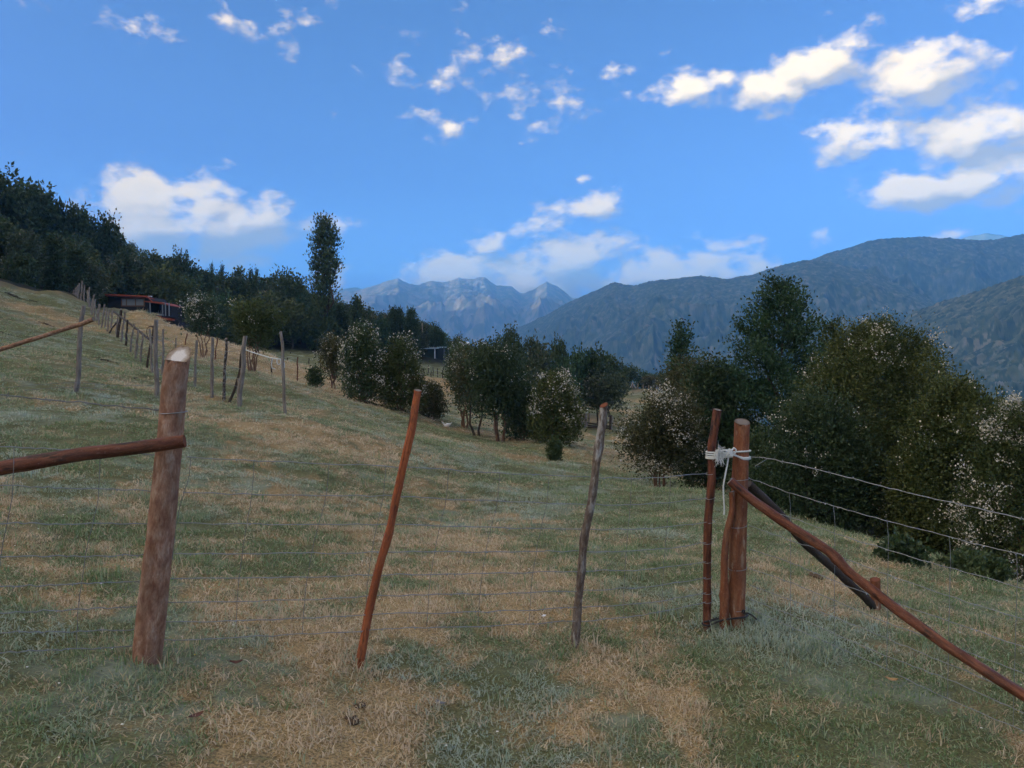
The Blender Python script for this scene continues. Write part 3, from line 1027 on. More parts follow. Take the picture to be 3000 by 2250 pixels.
def make_tree(seed, shape, w, h, z0, stems, leaf, nleaf, mat, bark, lobes=9, per=14, trunk_r=None, blossom=0, blossom_top=.3, lw=.55, spread=None, tv=.2, up=.3, lean=0.0, petal=.5):
    """meshes (trunk, crown, blossoms or None) of one tree standing at the origin"""
    rng = np.random.default_rng(seed)
    n = max(20, nleaf // per)
    p, d, t = crown_points(rng, shape, n, w, h, z0, lobes)
    p[:, 0] += lean * p[:, 2]
    spread = spread if spread is not None else min(w, h) * .045 + leaf * .5
    v, q, tt = leaf_cloud(rng, p, d, per, spread, leaf, leaf * lw, t, tv, up)
    crown = mesh_np('crown', v, q, [mat], {'tint': tt}, smooth=False)
    mb = MB()
    tr = trunk_r or h * .022
    order = np.argsort(rng.uniform(0, 1, n))
    for s in range(stems):
        ang = 2 * math.pi * s / stems + rng.uniform(-.4, .4)
        foot = (0.05 * w * math.cos(ang) * (stems > 1), .05 * w * math.sin(ang) * (stems > 1), -.06 * min(1, h))
        hi = h * (.90 if shape in ('cone', 'column', 'poplar') else .62)
        tip = np.array((math.cos(ang) * w * (.18 if stems > 1 else .02) + lean * hi, math.sin(ang) * w * (.18 if stems > 1 else .02), hi))
        path = curve_to(rng, foot, tip, 9, .12)
        rs = np.linspace(tr, tr * .18, 9) * (1.0 if stems == 1 else .72)
        rs[0] *= 1.25
        mb.tube(path, rs, 7, rough=.12, seed=seed + s)
        for b in range(7 if stems > 1 else 16):
            tgt = p[order[(s * 16 + b) % n]]
            k = int(np.clip(np.searchsorted(path[:, 2], tgt[2] - .3 * h * rng.uniform(.4, 1)), 2, 7))
            br = curve_to(rng, path[k], tgt, 5, .12, .1)
            mb.tube(br, np.linspace(rs[k] * .62, tr * .07, 5), 5, seed=b)
    trunk = mb.mesh('trunk', [bark])
    bl = None
    if blossom:
        hi = np.where(p[:, 2] > z0 + (h - z0) * blossom_top * rng.uniform(.2, 1.6, n))[0]
        rr = np.linalg.norm((p - np.array([lean * h / 2, 0, (h + z0) / 2])) / np.array([w / 2, w / 2, (h - z0) / 2]), axis=1)
        hi = hi[rr[hi] > .6]
        if len(hi) > 3:
            patch = fbm(p[hi, 0] / (w * .16), p[hi, 1] / (w * .16), p[hi, 2] / (w * .16), 2, seed)
            hi = hi[patch > np.quantile(patch, .55)]
            pk = hi[rng.integers(0, len(hi), max(6, blossom // 14))]
            c = p[pk] * (1 + .08 * rng.uniform(0, 1, (len(pk), 1)) * np.array([1, 1, .4])) + d[pk] * spread * 1.4
            v, q, tt = leaf_cloud(rng, c, d[pk], 14, leaf * 1.0, leaf * petal, leaf * petal * .9, np.full(len(pk), .6), .25, .4)
            bl = mesh_np('blossoms', v, q, [PETAL], {'tint': tt}, smooth=False)
    return trunk, crown, bl


def plant_tree(name, label, cat, meshes, loc, rz=0, sc=(1, 1, 1), group=None):
    t = thing(name, label, cat, loc, rz, group)
    t.scale = sc
    obj('trunk', meshes[0], t)
    obj('crown', meshes[1], t)
    if meshes[2] is not None:
        o = obj('blossoms', meshes[2], t)
        o['kind'] = 'stuff'
    return t


def tree_at(name, label, cat, px, py, Y, seed, shape, w_px, h_px, **kw):
    g = on_ground(px, py, Y)
    s = g.y / F
    w, h = w_px * s, h_px * s
    for k in ('z0', 'leaf', 'trunk_r'):
        if k in kw and kw[k] is not None:
            kw[k] = kw[k] * h if k == 'z0' else kw[k]
    m = make_tree(seed, shape, w, h, **kw)
    return plant_tree(name, label, cat, m, g)


def build_forest():
    """the wood on the left hill and the far trees: a dozen kinds, each tree a copy with its own size and turn"""
    K = {}
    kinds = [('round', 6.5, 10, .18, 'dark', BARK_DARK), ('round', 7.5, 9, .15, 'deep', BARK_DARK), ('round', 5.5, 11, .15, 'dark', BARK_DARK), ('round', 7, 8, .2, 'olive', BARK_GREY), ('round', 6.5, 9.5, .15, 'brown', BARK_DARK),
             ('cone', 4.6, 12.5, .08, 'dark', BARK_DARK), ('column', 3.6, 11.5, .1, 'dark', BARK_DARK), ('round', 6, 9, .2, 'pale', BARK_GREY), ('bush', 6, 5, 0, 'dark', BARK_DARK), ('bush', 6.5, 4.6, 0, 'olive', BARK_DARK), ('round', 6.5, 8, .12, 'deep', BARK_DARK)]
    for k, (shape, w, h, z0, lm, bark) in enumerate(kinds):
        K[k] = make_tree(100 + k, shape, w, h, z0 * h, 1 if shape != 'bush' else 4, .52, 3600, LM[lm], bark, lobes=11, per=12, lw=.62, spread=.34, trunk_r=.16, tv=.22)
    lab = {0: 'rounded dark evergreen tree', 1: 'broad deep green tree', 2: 'tall domed dark tree', 3: 'olive green tree', 4: 'bronze green tree', 5: 'pointed dark conical tree', 6: 'narrow columnar dark tree',
           7: 'greyish pale-tipped tree', 8: 'dense dark shrub', 9: 'olive shrub', 10: 'deep green round-headed tree'}

    def where(px, y, edge):
        tier = 'at the lower edge of the wood' if y < edge + 9 else ('halfway up the wood' if y < edge + 34 else 'near the top of the wood')
        zone = 'above the left meadow' if px < 250 else ('behind the dark house' if px < 560 else ('left of the poplar' if px < 900 else 'right of the poplar'))
        return ' ' + tier + ' ' + zone
    nm = {5: 'conical_tree', 6: 'columnar_tree', 8: 'wood_shrub', 9: 'wood_shrub'}
    rng = random.Random(5)
    sky_x = [-520, 0, 150, 200, 300, 380, 450, 520, 600, 660, 700, 760, 840, 900, 960, 1030, 1100, 1180, 1260, 1310, 1340]
    sky_y = [430, 530, 602, 640, 668, 705, 742, 765, 795, 800, 815, 808, 812, 858, 870, 905, 912, 925, 955, 985, 1010]
    cnt = 0
    Y = 72.0
    row = 0
    while Y < 205:
        step = 4.6 + (Y - 72) * .012
        xs = -.92 * Y
        while xs < -.02 * Y:
            x = xs + rng.uniform(-1.4, 1.4)
            y = Y + rng.uniform(-1.6, 1.6)
            xs += step * rng.uniform(.85, 1.2)
            px = CX + x / y * F
            if px > 1325 or px < -300:
                continue
            # the wood's lower edge: crest on the left, the house clearing, the hay field, the shed
            edge = np.interp(px, [-520, 0, 240, 300, 560, 640, 760, 1000, 1150, 1330], [70, 72, 76, 118, 120, 120, 122, 124, 133, 150])
            if y < edge:
                continue
            z = gz(x, y)
            top = np.interp(px, sky_x, sky_y)
            room = EYE + (HOR - top) / F * y - z
            if room < 3.2:
                continue
            front = y < edge + 6
            if front and rng.random() < .5:
                k = rng.choice([8, 9, 7, 3])
            else:
                k = rng.choice([0, 0, 1, 1, 2, 2, 10, 10, 3, 4, 5, 6, 0, 7])
            hh = {5: 12.5, 6: 11.5, 8: 5, 9: 4.6}.get(k, (10, 9, 11, 8, 9.5, 0, 0, 9, 0, 0, 8)[k])
            s = rng.uniform(.72, 1.12)
            s = min(s, room / hh)
            if y < 100:
                s = min(s, .62)
            if s < .42:
                continue
            # skip trees that others hide altogether
            if y > edge + 26 and (EYE + (HOR - (top + 75)) / F * y - z) > s * hh and rng.random() < .72:
                continue
            plant_tree(nm.get(k, 'forest_tree'), lab[k] + where(px, y, edge), 'tree' if k not in (8, 9) else 'shrub', K[k], (x, y, z - .25), rng.uniform(0, 6.28), (s * rng.uniform(.9, 1.15), s * rng.uniform(.9, 1.15), s), 'trees of the wood on the left hillside')
            cnt += 1
        Y += 4.3 + (Y - 72) * .015
    print('forest trees', cnt)
    # single trees that break the skyline (top pixel, distance, kind, width factor)
    for (px, top, Y, k, wf, nam, la) in [
        (25, 522, 128, 0, 1.3, 'forest_tree', 'tallest broad dark tree on the left skyline'), (95, 545, 128, 2, 1.2, 'forest_tree', 'domed dark tree just right of the tallest on the skyline'),
        (170, 588, 132, 6, .8, 'columnar_tree', 'thin upright tree on the skyline left of the big cloud'), (220, 605, 134, 2, 1.0, 'forest_tree', 'rounded tree against the sky at the left edge of the big cloud'),
        (270, 636, 136, 5, .9, 'conical_tree', 'small pointed tree against the lower left of the big cloud'), (305, 643, 138, 0, .9, 'forest_tree', 'bushy-headed tree in front of the big cloud'),
        (535, 748, 150, 0, 1.0, 'forest_tree', 'round dark tree on the skyline below the big cloud'), (620, 772, 152, 5, .5, 'conical_tree', 'little pointed tree on the skyline below the big cloud'), (650, 774, 152, 5, .5, 'conical_tree', 'second little pointed tree on the skyline below the big cloud'),
        (700, 785, 150, 6, 1.0, 'columnar_tree', 'bushy columnar tree below the small bright cloud'), (735, 786, 152, 5, .6, 'conical_tree', 'dark pointed tree under the small bright cloud'), (752, 786, 152, 5, .5, 'conical_tree', 'slim pointed tree right under the small bright cloud'),
        (838, 800, 140, 0, 1.25, 'forest_tree', 'large dome-shaped dark tree left of the poplar'), (790, 812, 150, 5, .7, 'conical_tree', 'low pointed tree left of the dome-shaped tree'), (876, 826, 145, 2, .8, 'forest_tree', 'rounded tree between the dome-shaped tree and the poplar'),
        (1045, 866, 128, 6, 1.0, 'columnar_tree', 'bushy upright dark tree right of the poplar'), (1083, 896, 128, 5, .6, 'conical_tree', 'thin spire-like tree right of the poplar'), (1150, 898, 132, 6, .8, 'columnar_tree', 'twin-topped upright tree before the blue mountain, left one'),
        (1168, 898, 132, 6, .8, 'columnar_tree', 'twin-topped upright tree before the blue mountain, right one'), (1204, 900, 134, 6, .95, 'columnar_tree', 'dark upright tree left of the utility pole'), (1222, 930, 134, 5, .7, 'conical_tree', 'small dark cone beside the utility pole'),
        (1110, 925, 130, 10, .9, 'forest_tree', 'loose crown between the upright trees'), (1275, 955, 140, 0, 1.0, 'forest_tree', 'leaning open-crowned tree at the end of the wood above the shed'), (1240, 975, 138, 7, .9, 'pale_tree', 'pale-tipped tree right behind the shed'),
        (1205, 985, 136, 7, .8, 'pale_tree', 'pale-tipped tree left of the shed roof')]:
        d = pix_dir(px, top)
        x = d.x * Y
        z = gz(x, Y)
        hh = (10, 9, 11, 8, 9.5, 12.5, 11.5, 9, 5, 4.6, 8)[k]
        s = max(.4, (EYE + d.z * Y - z) / hh)
        plant_tree(nam, la, 'tree', K[k], (x, Y, z - .25), px * .7, (s * wf * .8, s * wf * .8, s))
    # trees in the dip beyond the meadow, centre and right
    mid = [(1489, 968, 76, 0, 85, 'round dark tree with a clear outline against the blue ridge'), (1345, 985, 120, 3, 50, 'small tree beside the white roofs'), (1420, 1000, 95, 4, 90, 'bronze crown left of the round dark tree'),
           (1375, 1020, 90, 3, 80, 'olive crown in front of the white roofs'), (1555, 1000, 80, 7, 90, 'pale-flowered tree right of the round dark tree'), (1590, 1025, 64, 7, 110, 'pale-flowered tree in the middle of the dip'), (1635, 1000, 78, 0, 70, 'dark crown right of the pale-flowered trees'),
           (1690, 1005, 72, 1, 130, 'big dark tree mass behind the gate'), (1750, 1030, 72, 0, 110, 'dark tree falling away behind the gate'), (1640, 1060, 66, 10, 110, 'deep green tree left of the gate tree'), (1785, 1040, 80, 2, 100, 'domed tree above the far rail fence'),
           (1530, 1040, 70, 10, 90, 'deep green crown under the round dark tree'), (1440, 1045, 75, 0, 110, 'dark crown behind the bronze-leaved tree'),
           (1840, 1072, 150, 0, 90, 'far dark tree beyond the rail fence, first from the gate'), (1890, 1082, 155, 1, 90, 'far dark tree beyond the rail fence, second from the gate'), (1950, 1088, 150, 0, 100, 'far dark tree beyond the rail fence, third from the gate'),
           (2010, 1082, 145, 10, 100, 'far dark tree beyond the rail fence, fourth from the gate'), (2080, 1075, 140, 1, 110, 'far dark tree beyond the rail fence, fifth from the gate'), (2150, 1085, 130, 0, 110, 'far dark tree beyond the rail fence, nearest the tall tree'),
           (1815, 1085, 160, 2, 80, 'dim far crown over the rail fence'), (1920, 1095, 140, 4, 80, 'bronze far crown over the rail fence'), (2120, 1100, 110, 4, 110, 'bronze crown in the gap left of the tall tree'),
           (2930, 1185, 45, 0, 130, 'dark crown at the far right behind the big bush'), (2880, 1170, 52, 1, 120, 'deep green crown behind the big bush'), (3010, 1195, 42, 2, 130, 'dark crown at the right edge beyond the blossom bush'), (2960, 1240, 30, 3, 150, 'olive crown low at the right edge')]
    for n, (px, top, Y, k, wpx, la) in enumerate(mid):
        d = pix_dir(px, top)
        x = d.x * Y
        z = gz(x, Y)
        hh = (10, 9, 11, 8, 9.5, 12.5, 11.5, 9, 5, 4.6, 8)[k]
        ww = (6.5, 7.5, 5.5, 7, 6.5, 4.6, 3.6, 6, 6, 6.5, 6.5)[k]
        s = max(.15, (EYE + d.z * Y - z) / hh)
        sw = wpx / F * Y / ww
        plant_tree('pale_tree' if k == 7 else 'dale_tree', la, 'tree', K[k], (x, Y, z - .15), n * 1.3, (sw, sw, s))


build_forest()

# the poplar
_g = Vector((pix_dir(950, 700).x * 128, 128, 0))
_g.z = gz(_g.x, _g.y)
_h = EYE + pix_dir(945, 640).z * 128 - _g.z
plant_tree('poplar_tree', 'tall slender poplar standing above the wood with sky showing through', 'tree',
           make_tree(301, 'poplar', 4.7, _h, _h * .05, 4, .50, 8500, LM['dark'], BARK_DARK, per=16, lw=.5, spread=.42, trunk_r=.26, up=.9), _g)

# single trees and flowering shrubs on the meadow
kw = dict(z0=.05, stems=4, leaf=.11, nleaf=9000, mat=LM['dark'], bark=BARK_PINK, lw=.6)
tree_at('myrtle_tree', 'slender white-flowered tree on the straw slope below the house', 'tree', 595, 1048, 40, 401, 'round', 95, 172, **{**kw, 'z0': .34, 'leaf': .14, 'mat': LM['grey'], 'nleaf': 5200, 'blossom': 900, 'lobes': 7, 'trunk_r': .055, 'blossom_top': .2})
tree_at('myrtle_tree', 'open bare-stemmed tree right behind the far roped gate', 'tree', 738, 1089, 30, 402, 'round', 150, 200, **{**kw, 'z0': .36, 'stems': 6, 'mat': LM['olive'], 'nleaf': 9000, 'blossom': 110, 'lobes': 8, 'trunk_r': .05})
tree_at('myrtle_tree', 'small flowering tree at the meadow edge left of the blossom bushes', 'tree', 976, 1142, 38, 403, 'round', 84, 155, **{**kw, 'z0': .22, 'mat': LM['brown'], 'nleaf': 5000, 'blossom': 350, 'lobes': 6, 'trunk_r': .05})
tree_at('dark_shrub', 'knee-high dark shrub at the meadow edge', 'shrub', 922, 1136, 37, 404, 'bush', 46, 52, **{**kw, 'nleaf': 1500})
tree_at('flowering_shrub', 'tall white-flowered shrub, left one of the pair left of the orange stake', 'shrub', 1065, 1180, 36, 405, 'bush', 140, 205, **{**kw, 'nleaf': 14000, 'mat': LM['dark'], 'blossom': 1300, 'petal': .7})
tree_at('flowering_shrub', 'white-flowered shrub with yellow-green top, right one of the pair', 'shrub', 1175, 1202, 35, 406, 'bush', 140, 186, **{**kw, 'nleaf': 14000, 'mat': LM['olive'], 'blossom': 950, 'petal': .7, 'blossom_top': .1})
tree_at('flowering_shrub', 'low dark shrub with few flowers left of the white hen', 'shrub', 1265, 1226, 34.5, 407, 'bush', 92, 92, **{**kw, 'nleaf': 5500, 'mat': LM['brown'], 'blossom': 330})
tree_at('myrtle_tree', 'dark leafy tree at the left of the meadow clump', 'tree', 1362, 1252, 36, 408, 'round', 110, 240, **{**kw, 'z0': .08, 'nleaf': 14000, 'blossom': 420, 'lobes': 10, 'trunk_r': .07})
tree_at('myrtle_tree', 'brownish flowering tree on a dark crooked trunk in the meadow clump', 'tree', 1397, 1277, 32.5, 409, 'round', 140, 265, **{**kw, 'z0': .25, 'stems': 2, 'bark': BARK_DARK, 'mat': LM['brown'], 'nleaf': 14000, 'blossom': 700, 'lobes': 10, 'trunk_r': .08})
tree_at('myrtle_tree', 'dark tree on forked pink trunks in the middle of the meadow', 'tree', 1464, 1295, 31, 410, 'round', 175, 288, **{**kw, 'z0': .26, 'stems': 3, 'mat': LM['dark'], 'nleaf': 18000, 'blossom': 200, 'lobes': 11, 'trunk_r': .085})
tree_at('myrtle_tree', 'dark bushy tree between the pink-trunked tree and the blossom shrub', 'tree', 1535, 1290, 32, 411, 'bush', 130, 150, **{**kw, 'nleaf': 9000, 'lobes': 7})
tree_at('flowering_shrub', 'rounded shrub thick with white blossom right of the pink trunks', 'shrub', 1625, 1300, 30.5, 412, 'bush', 160, 182, **{**kw, 'nleaf': 15000, 'mat': LM['olive'], 'blossom': 1300, 'petal': .7, 'blossom_top': .1})
tree_at('dwarf_conifer', 'small dark cone-shaped shrub alone on the grass', 'shrub', 1625, 1352, 24, 413, 'bush', 36, 60, **{**kw, 'leaf': .07, 'nleaf': 3500})
tree_at('gate_tree', 'broad grey-green tree standing over the far wooden gate', 'tree', 1768, 1250, 66, 414, 'round', 130, 178, **{**kw, 'z0': .3, 'leaf': .24, 'stems': 3, 'bark': BARK_GREY, 'mat': LM['pale'], 'nleaf': 9000, 'lobes': 10, 'trunk_r': .12, 'tv': .12})
tree_at('flowering_shrub', 'flowering shrub on pink stems left of the tied stakes', 'shrub', 1932, 1433, 17, 415, 'round', 235, 300, **{**kw, 'z0': .14, 'stems': 6, 'leaf': .065, 'nleaf': 20000, 'mat': LM['brown'], 'blossom': 2600, 'petal': .55, 'lobes': 10, 'trunk_r': .035, 'blossom_top': .1})
tree_at('dark_tree', 'dark understorey tree behind the tied stakes', 'tree', 2080, 1470, 19, 416, 'bush', 230, 360, **{**kw, 'leaf': .08, 'nleaf': 20000, 'bark': BARK_DARK, 'trunk_r': .05})
tree_at('dark_tree', 'dark leafy tree just left of the tall tree', 'tree', 2020, 1440, 26, 417, 'round', 190, 350, **{**kw, 'leaf': .10, 'nleaf': 15000, 'bark': BARK_DARK, 'mat': LM['brown'], 'lobes': 10})
tree_at('narrow_conifer', 'narrow dark conical tree before the blue ridge', 'tree', 1992, 1440, 30, 418, 'cone', 130, 445, **{**kw, 'stems': 1, 'leaf': .13, 'nleaf': 11000, 'mat': LM['deep'], 'bark': BARK_DARK, 'trunk_r': .08})
tree_at('tall_tree', 'tallest bushy green tree at the right with a ragged pointed top', 'tree', 2280, 1500, 19, 419, 'cone', 560, 685, **{**kw, 'stems': 1, 'leaf': .085, 'nleaf': 46000, 'mat': LM['deep'], 'bark': BARK_DARK, 'trunk_r': .08, 'up': .6, 'tv': .18, 'spread': .085})
tree_at('tall_tree', 'light slender tree top right of the tallest tree', 'tree', 2430, 1480, 23, 420, 'cone', 330, 610, **{**kw, 'stems': 1, 'leaf': .09, 'nleaf': 24000, 'mat': LM['olive'], 'bark': BARK_DARK, 'trunk_r': .06, 'up': .7, 'spread': .09})
tree_at('tall_tree', 'second slender tree top right of the tallest tree', 'tree', 2505, 1480, 24, 421, 'cone', 330, 600, **{**kw, 'stems': 1, 'leaf': .09, 'nleaf': 24000, 'mat': LM['deep'], 'bark': BARK_DARK, 'trunk_r': .06, 'up': .7, 'spread': .09})
tree_at('willow_tree', 'grey-green fine-leaved tree behind the big flowering bush', 'tree', 2620, 1500, 23, 422, 'round', 270, 620, **{**kw, 'stems': 3, 'leaf': .11, 'lw': .28, 'nleaf': 18000, 'mat': LM['grey'], 'bark': BARK_DARK, 'trunk_r': .06, 'up': .8, 'lobes': 9})
tree_at('big_bush', 'huge dense dark bush with scattered white flowers beside the right fence', 'bush', 2560, 1580, 12.6, 423, 'bush', 720, 580, **{**kw, 'z0': .02, 'stems': 7, 'leaf': .050, 'nleaf': 110000, 'per': 26, 'mat': LM['olive'], 'bark': BARK_DARK, 'blossom': 2600, 'petal': .62, 'blossom_top': .55, 'trunk_r': .04, 'spread': .075})
tree_at('big_bush', 'dense olive bush merging into the right of the huge bush', 'bush', 2800, 1600, 11.5, 424, 'bush', 470, 490, **{**kw, 'z0': .0, 'stems': 6, 'leaf': .050, 'nleaf': 70000, 'per': 26, 'mat': LM['olive'], 'bark': BARK_DARK, 'blossom': 300, 'petal': .6, 'trunk_r': .035, 'spread': .075})
tree_at('big_bush', 'dark low bush filling the foot of the huge bush', 'bush', 2390, 1535, 13, 425, 'bush', 400, 340, **{**kw, 'z0': .0, 'stems': 5, 'leaf': .050, 'nleaf': 42000, 'per': 22, 'mat': LM['dark'], 'bark': BARK_DARK, 'blossom': 350, 'petal': .6, 'trunk_r': .03})
tree_at('blossom_bush', 'bush covered in white blossom cut off by the right edge', 'bush', 3000, 1720, 9, 426, 'bush', 400, 480, **{**kw, 'z0': .0, 'stems': 6, 'leaf': .042, 'nleaf': 42000, 'per': 22, 'mat': LM['olive'], 'bark': BARK_PINK, 'blossom': 9000, 'petal': .6, 'trunk_r': .025, 'blossom_top': .05})
tree_at('bramble', 'low bramble with large leaves at the foot of the bushes', 'shrub', 2640, 1650, 9.6, 427, 'bush', 130, 55, **{**kw, 'z0': .0, 'leaf': .05, 'lw': .9, 'nleaf': 2000, 'mat': LM['dark'], 'bark': BARK_DARK, 'trunk_r': .01})
tree_at('bramble', 'low dark scrub below the blossom-covered bush', 'shrub', 2850, 1690, 8.8, 428, 'bush', 180, 50, **{**kw, 'z0': .0, 'leaf': .05, 'nleaf': 5000, 'mat': LM['dark'], 'bark': BARK_DARK, 'trunk_r': .01})
tree_at('bramble', 'low dark scrub right behind the tied stakes', 'shrub', 2240, 1475, 14.5, 429, 'bush', 260, 190, **{**kw, 'z0': .0, 'leaf': .06, 'nleaf': 9000, 'mat': LM['dark'], 'bark': BARK_DARK, 'trunk_r': .015})


# ------------------------------------------------------------------ fences, gate and stakes of the foreground
W_POST = wood('weathered_brown_post', [(.25, (.18, .085, .052)), (.42, (.33, .165, .10)), (.56, (.46, .28, .19)), (.75, (.60, .46, .36))], (34, 34, 16), ((.24, .095, .055), .60), bump=.3)
W_RED = wood('wet_red_bark', [(.25, (.045, .014, .009)), (.42, (.135, .040, .022)), (.6, (.25, .088, .046)), (.8, (.34, .17, .11))], (40, 40, 6), ((.035, .016, .012), .57), rough=.5, bump=.8, bd=.006, cracks=.6)
W_ORANGE = wood('orange_red_bark', [(.2, (.26, .062, .024)), (.5, (.46, .13, .048)), (.8, (.58, .20, .085))], (40, 40, 3), ((.13, .038, .02), .60), bump=.6, bd=.006, cracks=.8)
W_RIGHT = wood('peeling_rust_bark', [(.2, (.15, .042, .020)), (.45, (.30, .105, .048)), (.65, (.40, .19, .10)), (.85, (.50, .33, .22))], (22, 22, 6), ((.52, .36, .25), .58), bump=.8, bd=.006, cracks=.5)
W_LICHEN = wood('lichened_grey_bark', [(.2, (.055, .040, .030)), (.42, (.14, .105, .080)), (.6, (.26, .22, .185)), (.85, (.42, .40, .36))], (55, 55, 22), ((.50, .49, .45), .53), bump=.7, bd=.008)
W_GREY = wood('silvered_old_wood', [(.2, (.15, .13, .11)), (.5, (.33, .295, .255)), (.85, (.52, .48, .43))], (60, 60, 4), bump=.5, cracks=.6)
W_DARK = wood('dark_old_wood', [(.2, (.022, .018, .014)), (.5, (.055, .045, .036)), (.85, (.12, .105, .09))], (60, 60, 6), bump=.5)
W_SPOT = wood('black_and_white_lichened_wood', [(.30, (.02, .017, .014)), (.5, (.06, .05, .042)), (.56, (.34, .33, .31)), (.9, (.46, .45, .42))], (30, 30, 14), bump=.5)
CUT_WHITE = cutwood('fresh_cut_end', (.50, .44, .36), (.26, .19, .13), (.74, .71, .66))
CUT_GREY = cutwood('old_cut_end', (.20, .175, .15), (.13, .105, .085))
CUT_RED = cutwood('red_cut_end', (.20, .07, .035), (.12, .04, .02))
STEEL = plain('galvanised_wire', (.30, .32, .33), .42, .75, .5, .3, 40)
STEEL_D = plain('dull_old_wire', (.20, .21, .215), .55, .5, .5, .35, 40)
ROPE = plain('pale_nylon_rope', (.66, .70, .68), .75, 0, .3, .18, 300)
BLACK = plain('black_cord', (.022, .022, .024), .5, 0, .4, .2, 90)
_b = NB('water_drop')
_g2 = _b.N.new('ShaderNodeBsdfGlossy')
_g2.inputs['Roughness'].default_value = .08
_g2.inputs['Color'].default_value = (.9, .93, .95, 1)
DROP = _b.done(_g2.outputs[0])


def resample(pts, n):
    pts = np.array([tuple(p) for p in pts], float)
    s = np.concatenate([[0], np.cumsum(np.linalg.norm(np.diff(pts, axis=0), axis=1))])
    t = np.linspace(0, s[-1], n)
    out = np.column_stack([np.interp(t, s, pts[:, k]) for k in range(3)])
    for _ in range(2):
        out[1:-1] = .25 * out[:-2] + .5 * out[1:-1] + .25 * out[2:]
    return out


def log(pts, r0, r1, n=16, rings=40, rough=.08, seed=0, cap=3, shear0=None, shear1=None, sink=0.0, bulge=None):
    """a pole through world points from foot to tip"""
    p = resample(pts, rings)
    if sink:
        d = p[0] - p[1]
        p = np.vstack([p[0] + d / np.linalg.norm(d) * sink, p])
    r = np.linspace(r0, r1, len(p))
    if bulge:
        for (t, w, a) in bulge:
            r = r * (1 + a * np.exp(-((np.linspace(0, 1, len(p)) - t) / w) ** 2))
    mb = MB()
    mb.tube(p, r, n, 0, cap, rough, seed, shear0, shear1, 1)
    return mb


def wire_mb(pts, r=.0023, n=5, kink=0.0, seed=0):
    mb = MB()
    p = np.array([tuple(q) for q in pts], float)
    if kink:
        rng = np.random.default_rng(seed)
        t = np.linspace(0, 1, 46)
        s = np.linspace(0, 1, len(p))
        p2 = np.column_stack([np.interp(t, s, p[:, k]) for k in range(3)])
        for _ in range(2):
            p2[1:-1] = .25 * p2[:-2] + .5 * p2[1:-1] + .25 * p2[2:]
        p2[1:-1] += rng.normal(0, kink, (44, 3)) * np.array([.4, .6, 1])
        p = p2
    mb.tube(p, r, n, cap=3)
    return mb, p


def drops(p, seed, dens=6, r=.0042):
    rng = np.random.default_rng(seed)
    mb = MB()
    L = np.linalg.norm(np.diff(p, axis=0), axis=1).sum()
    for k in range(max(3, int(L * dens))):
        i = rng.integers(0, len(p) - 1)
        t = rng.uniform()
        c = p[i] * (1 - t) + p[i + 1] * t - np.array([0, 0, .0045])
        rr = r * rng.uniform(.6, 1.2)
        v = c + rr * np.array([(1, 0, 0), (0, 1, 0), (-1, 0, 0), (0, -1, 0), (0, 0, .9), (0, 0, -1.25)])
        mb.add(v, None, [(0, 1, 4), (1, 2, 4), (2, 3, 4), (3, 0, 4), (1, 0, 5), (2, 1, 5), (3, 2, 5), (0, 3, 5)])
    return mb


def barbs(p, seed, step=.14, r=.0016):
    rng = np.random.default_rng(seed)
    mb = MB()
    s = np.concatenate([[0], np.cumsum(np.linalg.norm(np.diff(p, axis=0), axis=1))])
    for t in np.arange(.08, s[-1], step):
        c = np.array([np.interp(t, s, p[:, k]) for k in range(3)])
        for q in range(2):
            d = rng.normal(0, 1, 3)
            d /= np.linalg.norm(d)
            mb.tube([c - d * .013, c + d * .013], r, 4, cap=3)
        th = np.linspace(0, 6 * math.pi, 16)
        i = min(len(p) - 2, int(np.searchsorted(s, t)) - 1)
        ax = (p[i + 1] - p[i]) / (np.linalg.norm(p[i + 1] - p[i]) + 1e-9)
        mb.tube(c + ax * (np.linspace(-.008, .008, 16))[:, None] + .003 * np.column_stack([np.zeros(16), np.cos(th), np.sin(th)]), .0012, 4)
    return mb


def ring_mb(c, rad, tube=.002, tilt=(0, 0), n=20, turns=1.0, rise=0.0):
    th = np.linspace(0, 2 * math.pi * turns, int(n * turns) + 1)
    p = np.column_stack([c[0] + rad * np.cos(th), c[1] + rad * np.sin(th), c[2] + tilt[0] * rad * np.cos(th) + tilt[1] * rad * np.sin(th) + rise * np.linspace(0, 1, len(th))])
    mb = MB()
    mb.tube(p, tube, 6)
    return mb


def wire_part(parent, name, pts, seed, wet=5, kink=.0026, r=.0023, mat=None, barb=False):
    mb, p = wire_mb(pts, r, 5, kink, seed)
    o = part(name, mb, mat or STEEL, parent)
    if wet:
        d = part('water_drops', drops(p, seed, wet), DROP, o)
        d['kind'] = 'stuff'
    if barb:
        d = part('barbs', barbs(p, seed), mat or STEEL, o)
        d['kind'] = 'stuff'
    return p


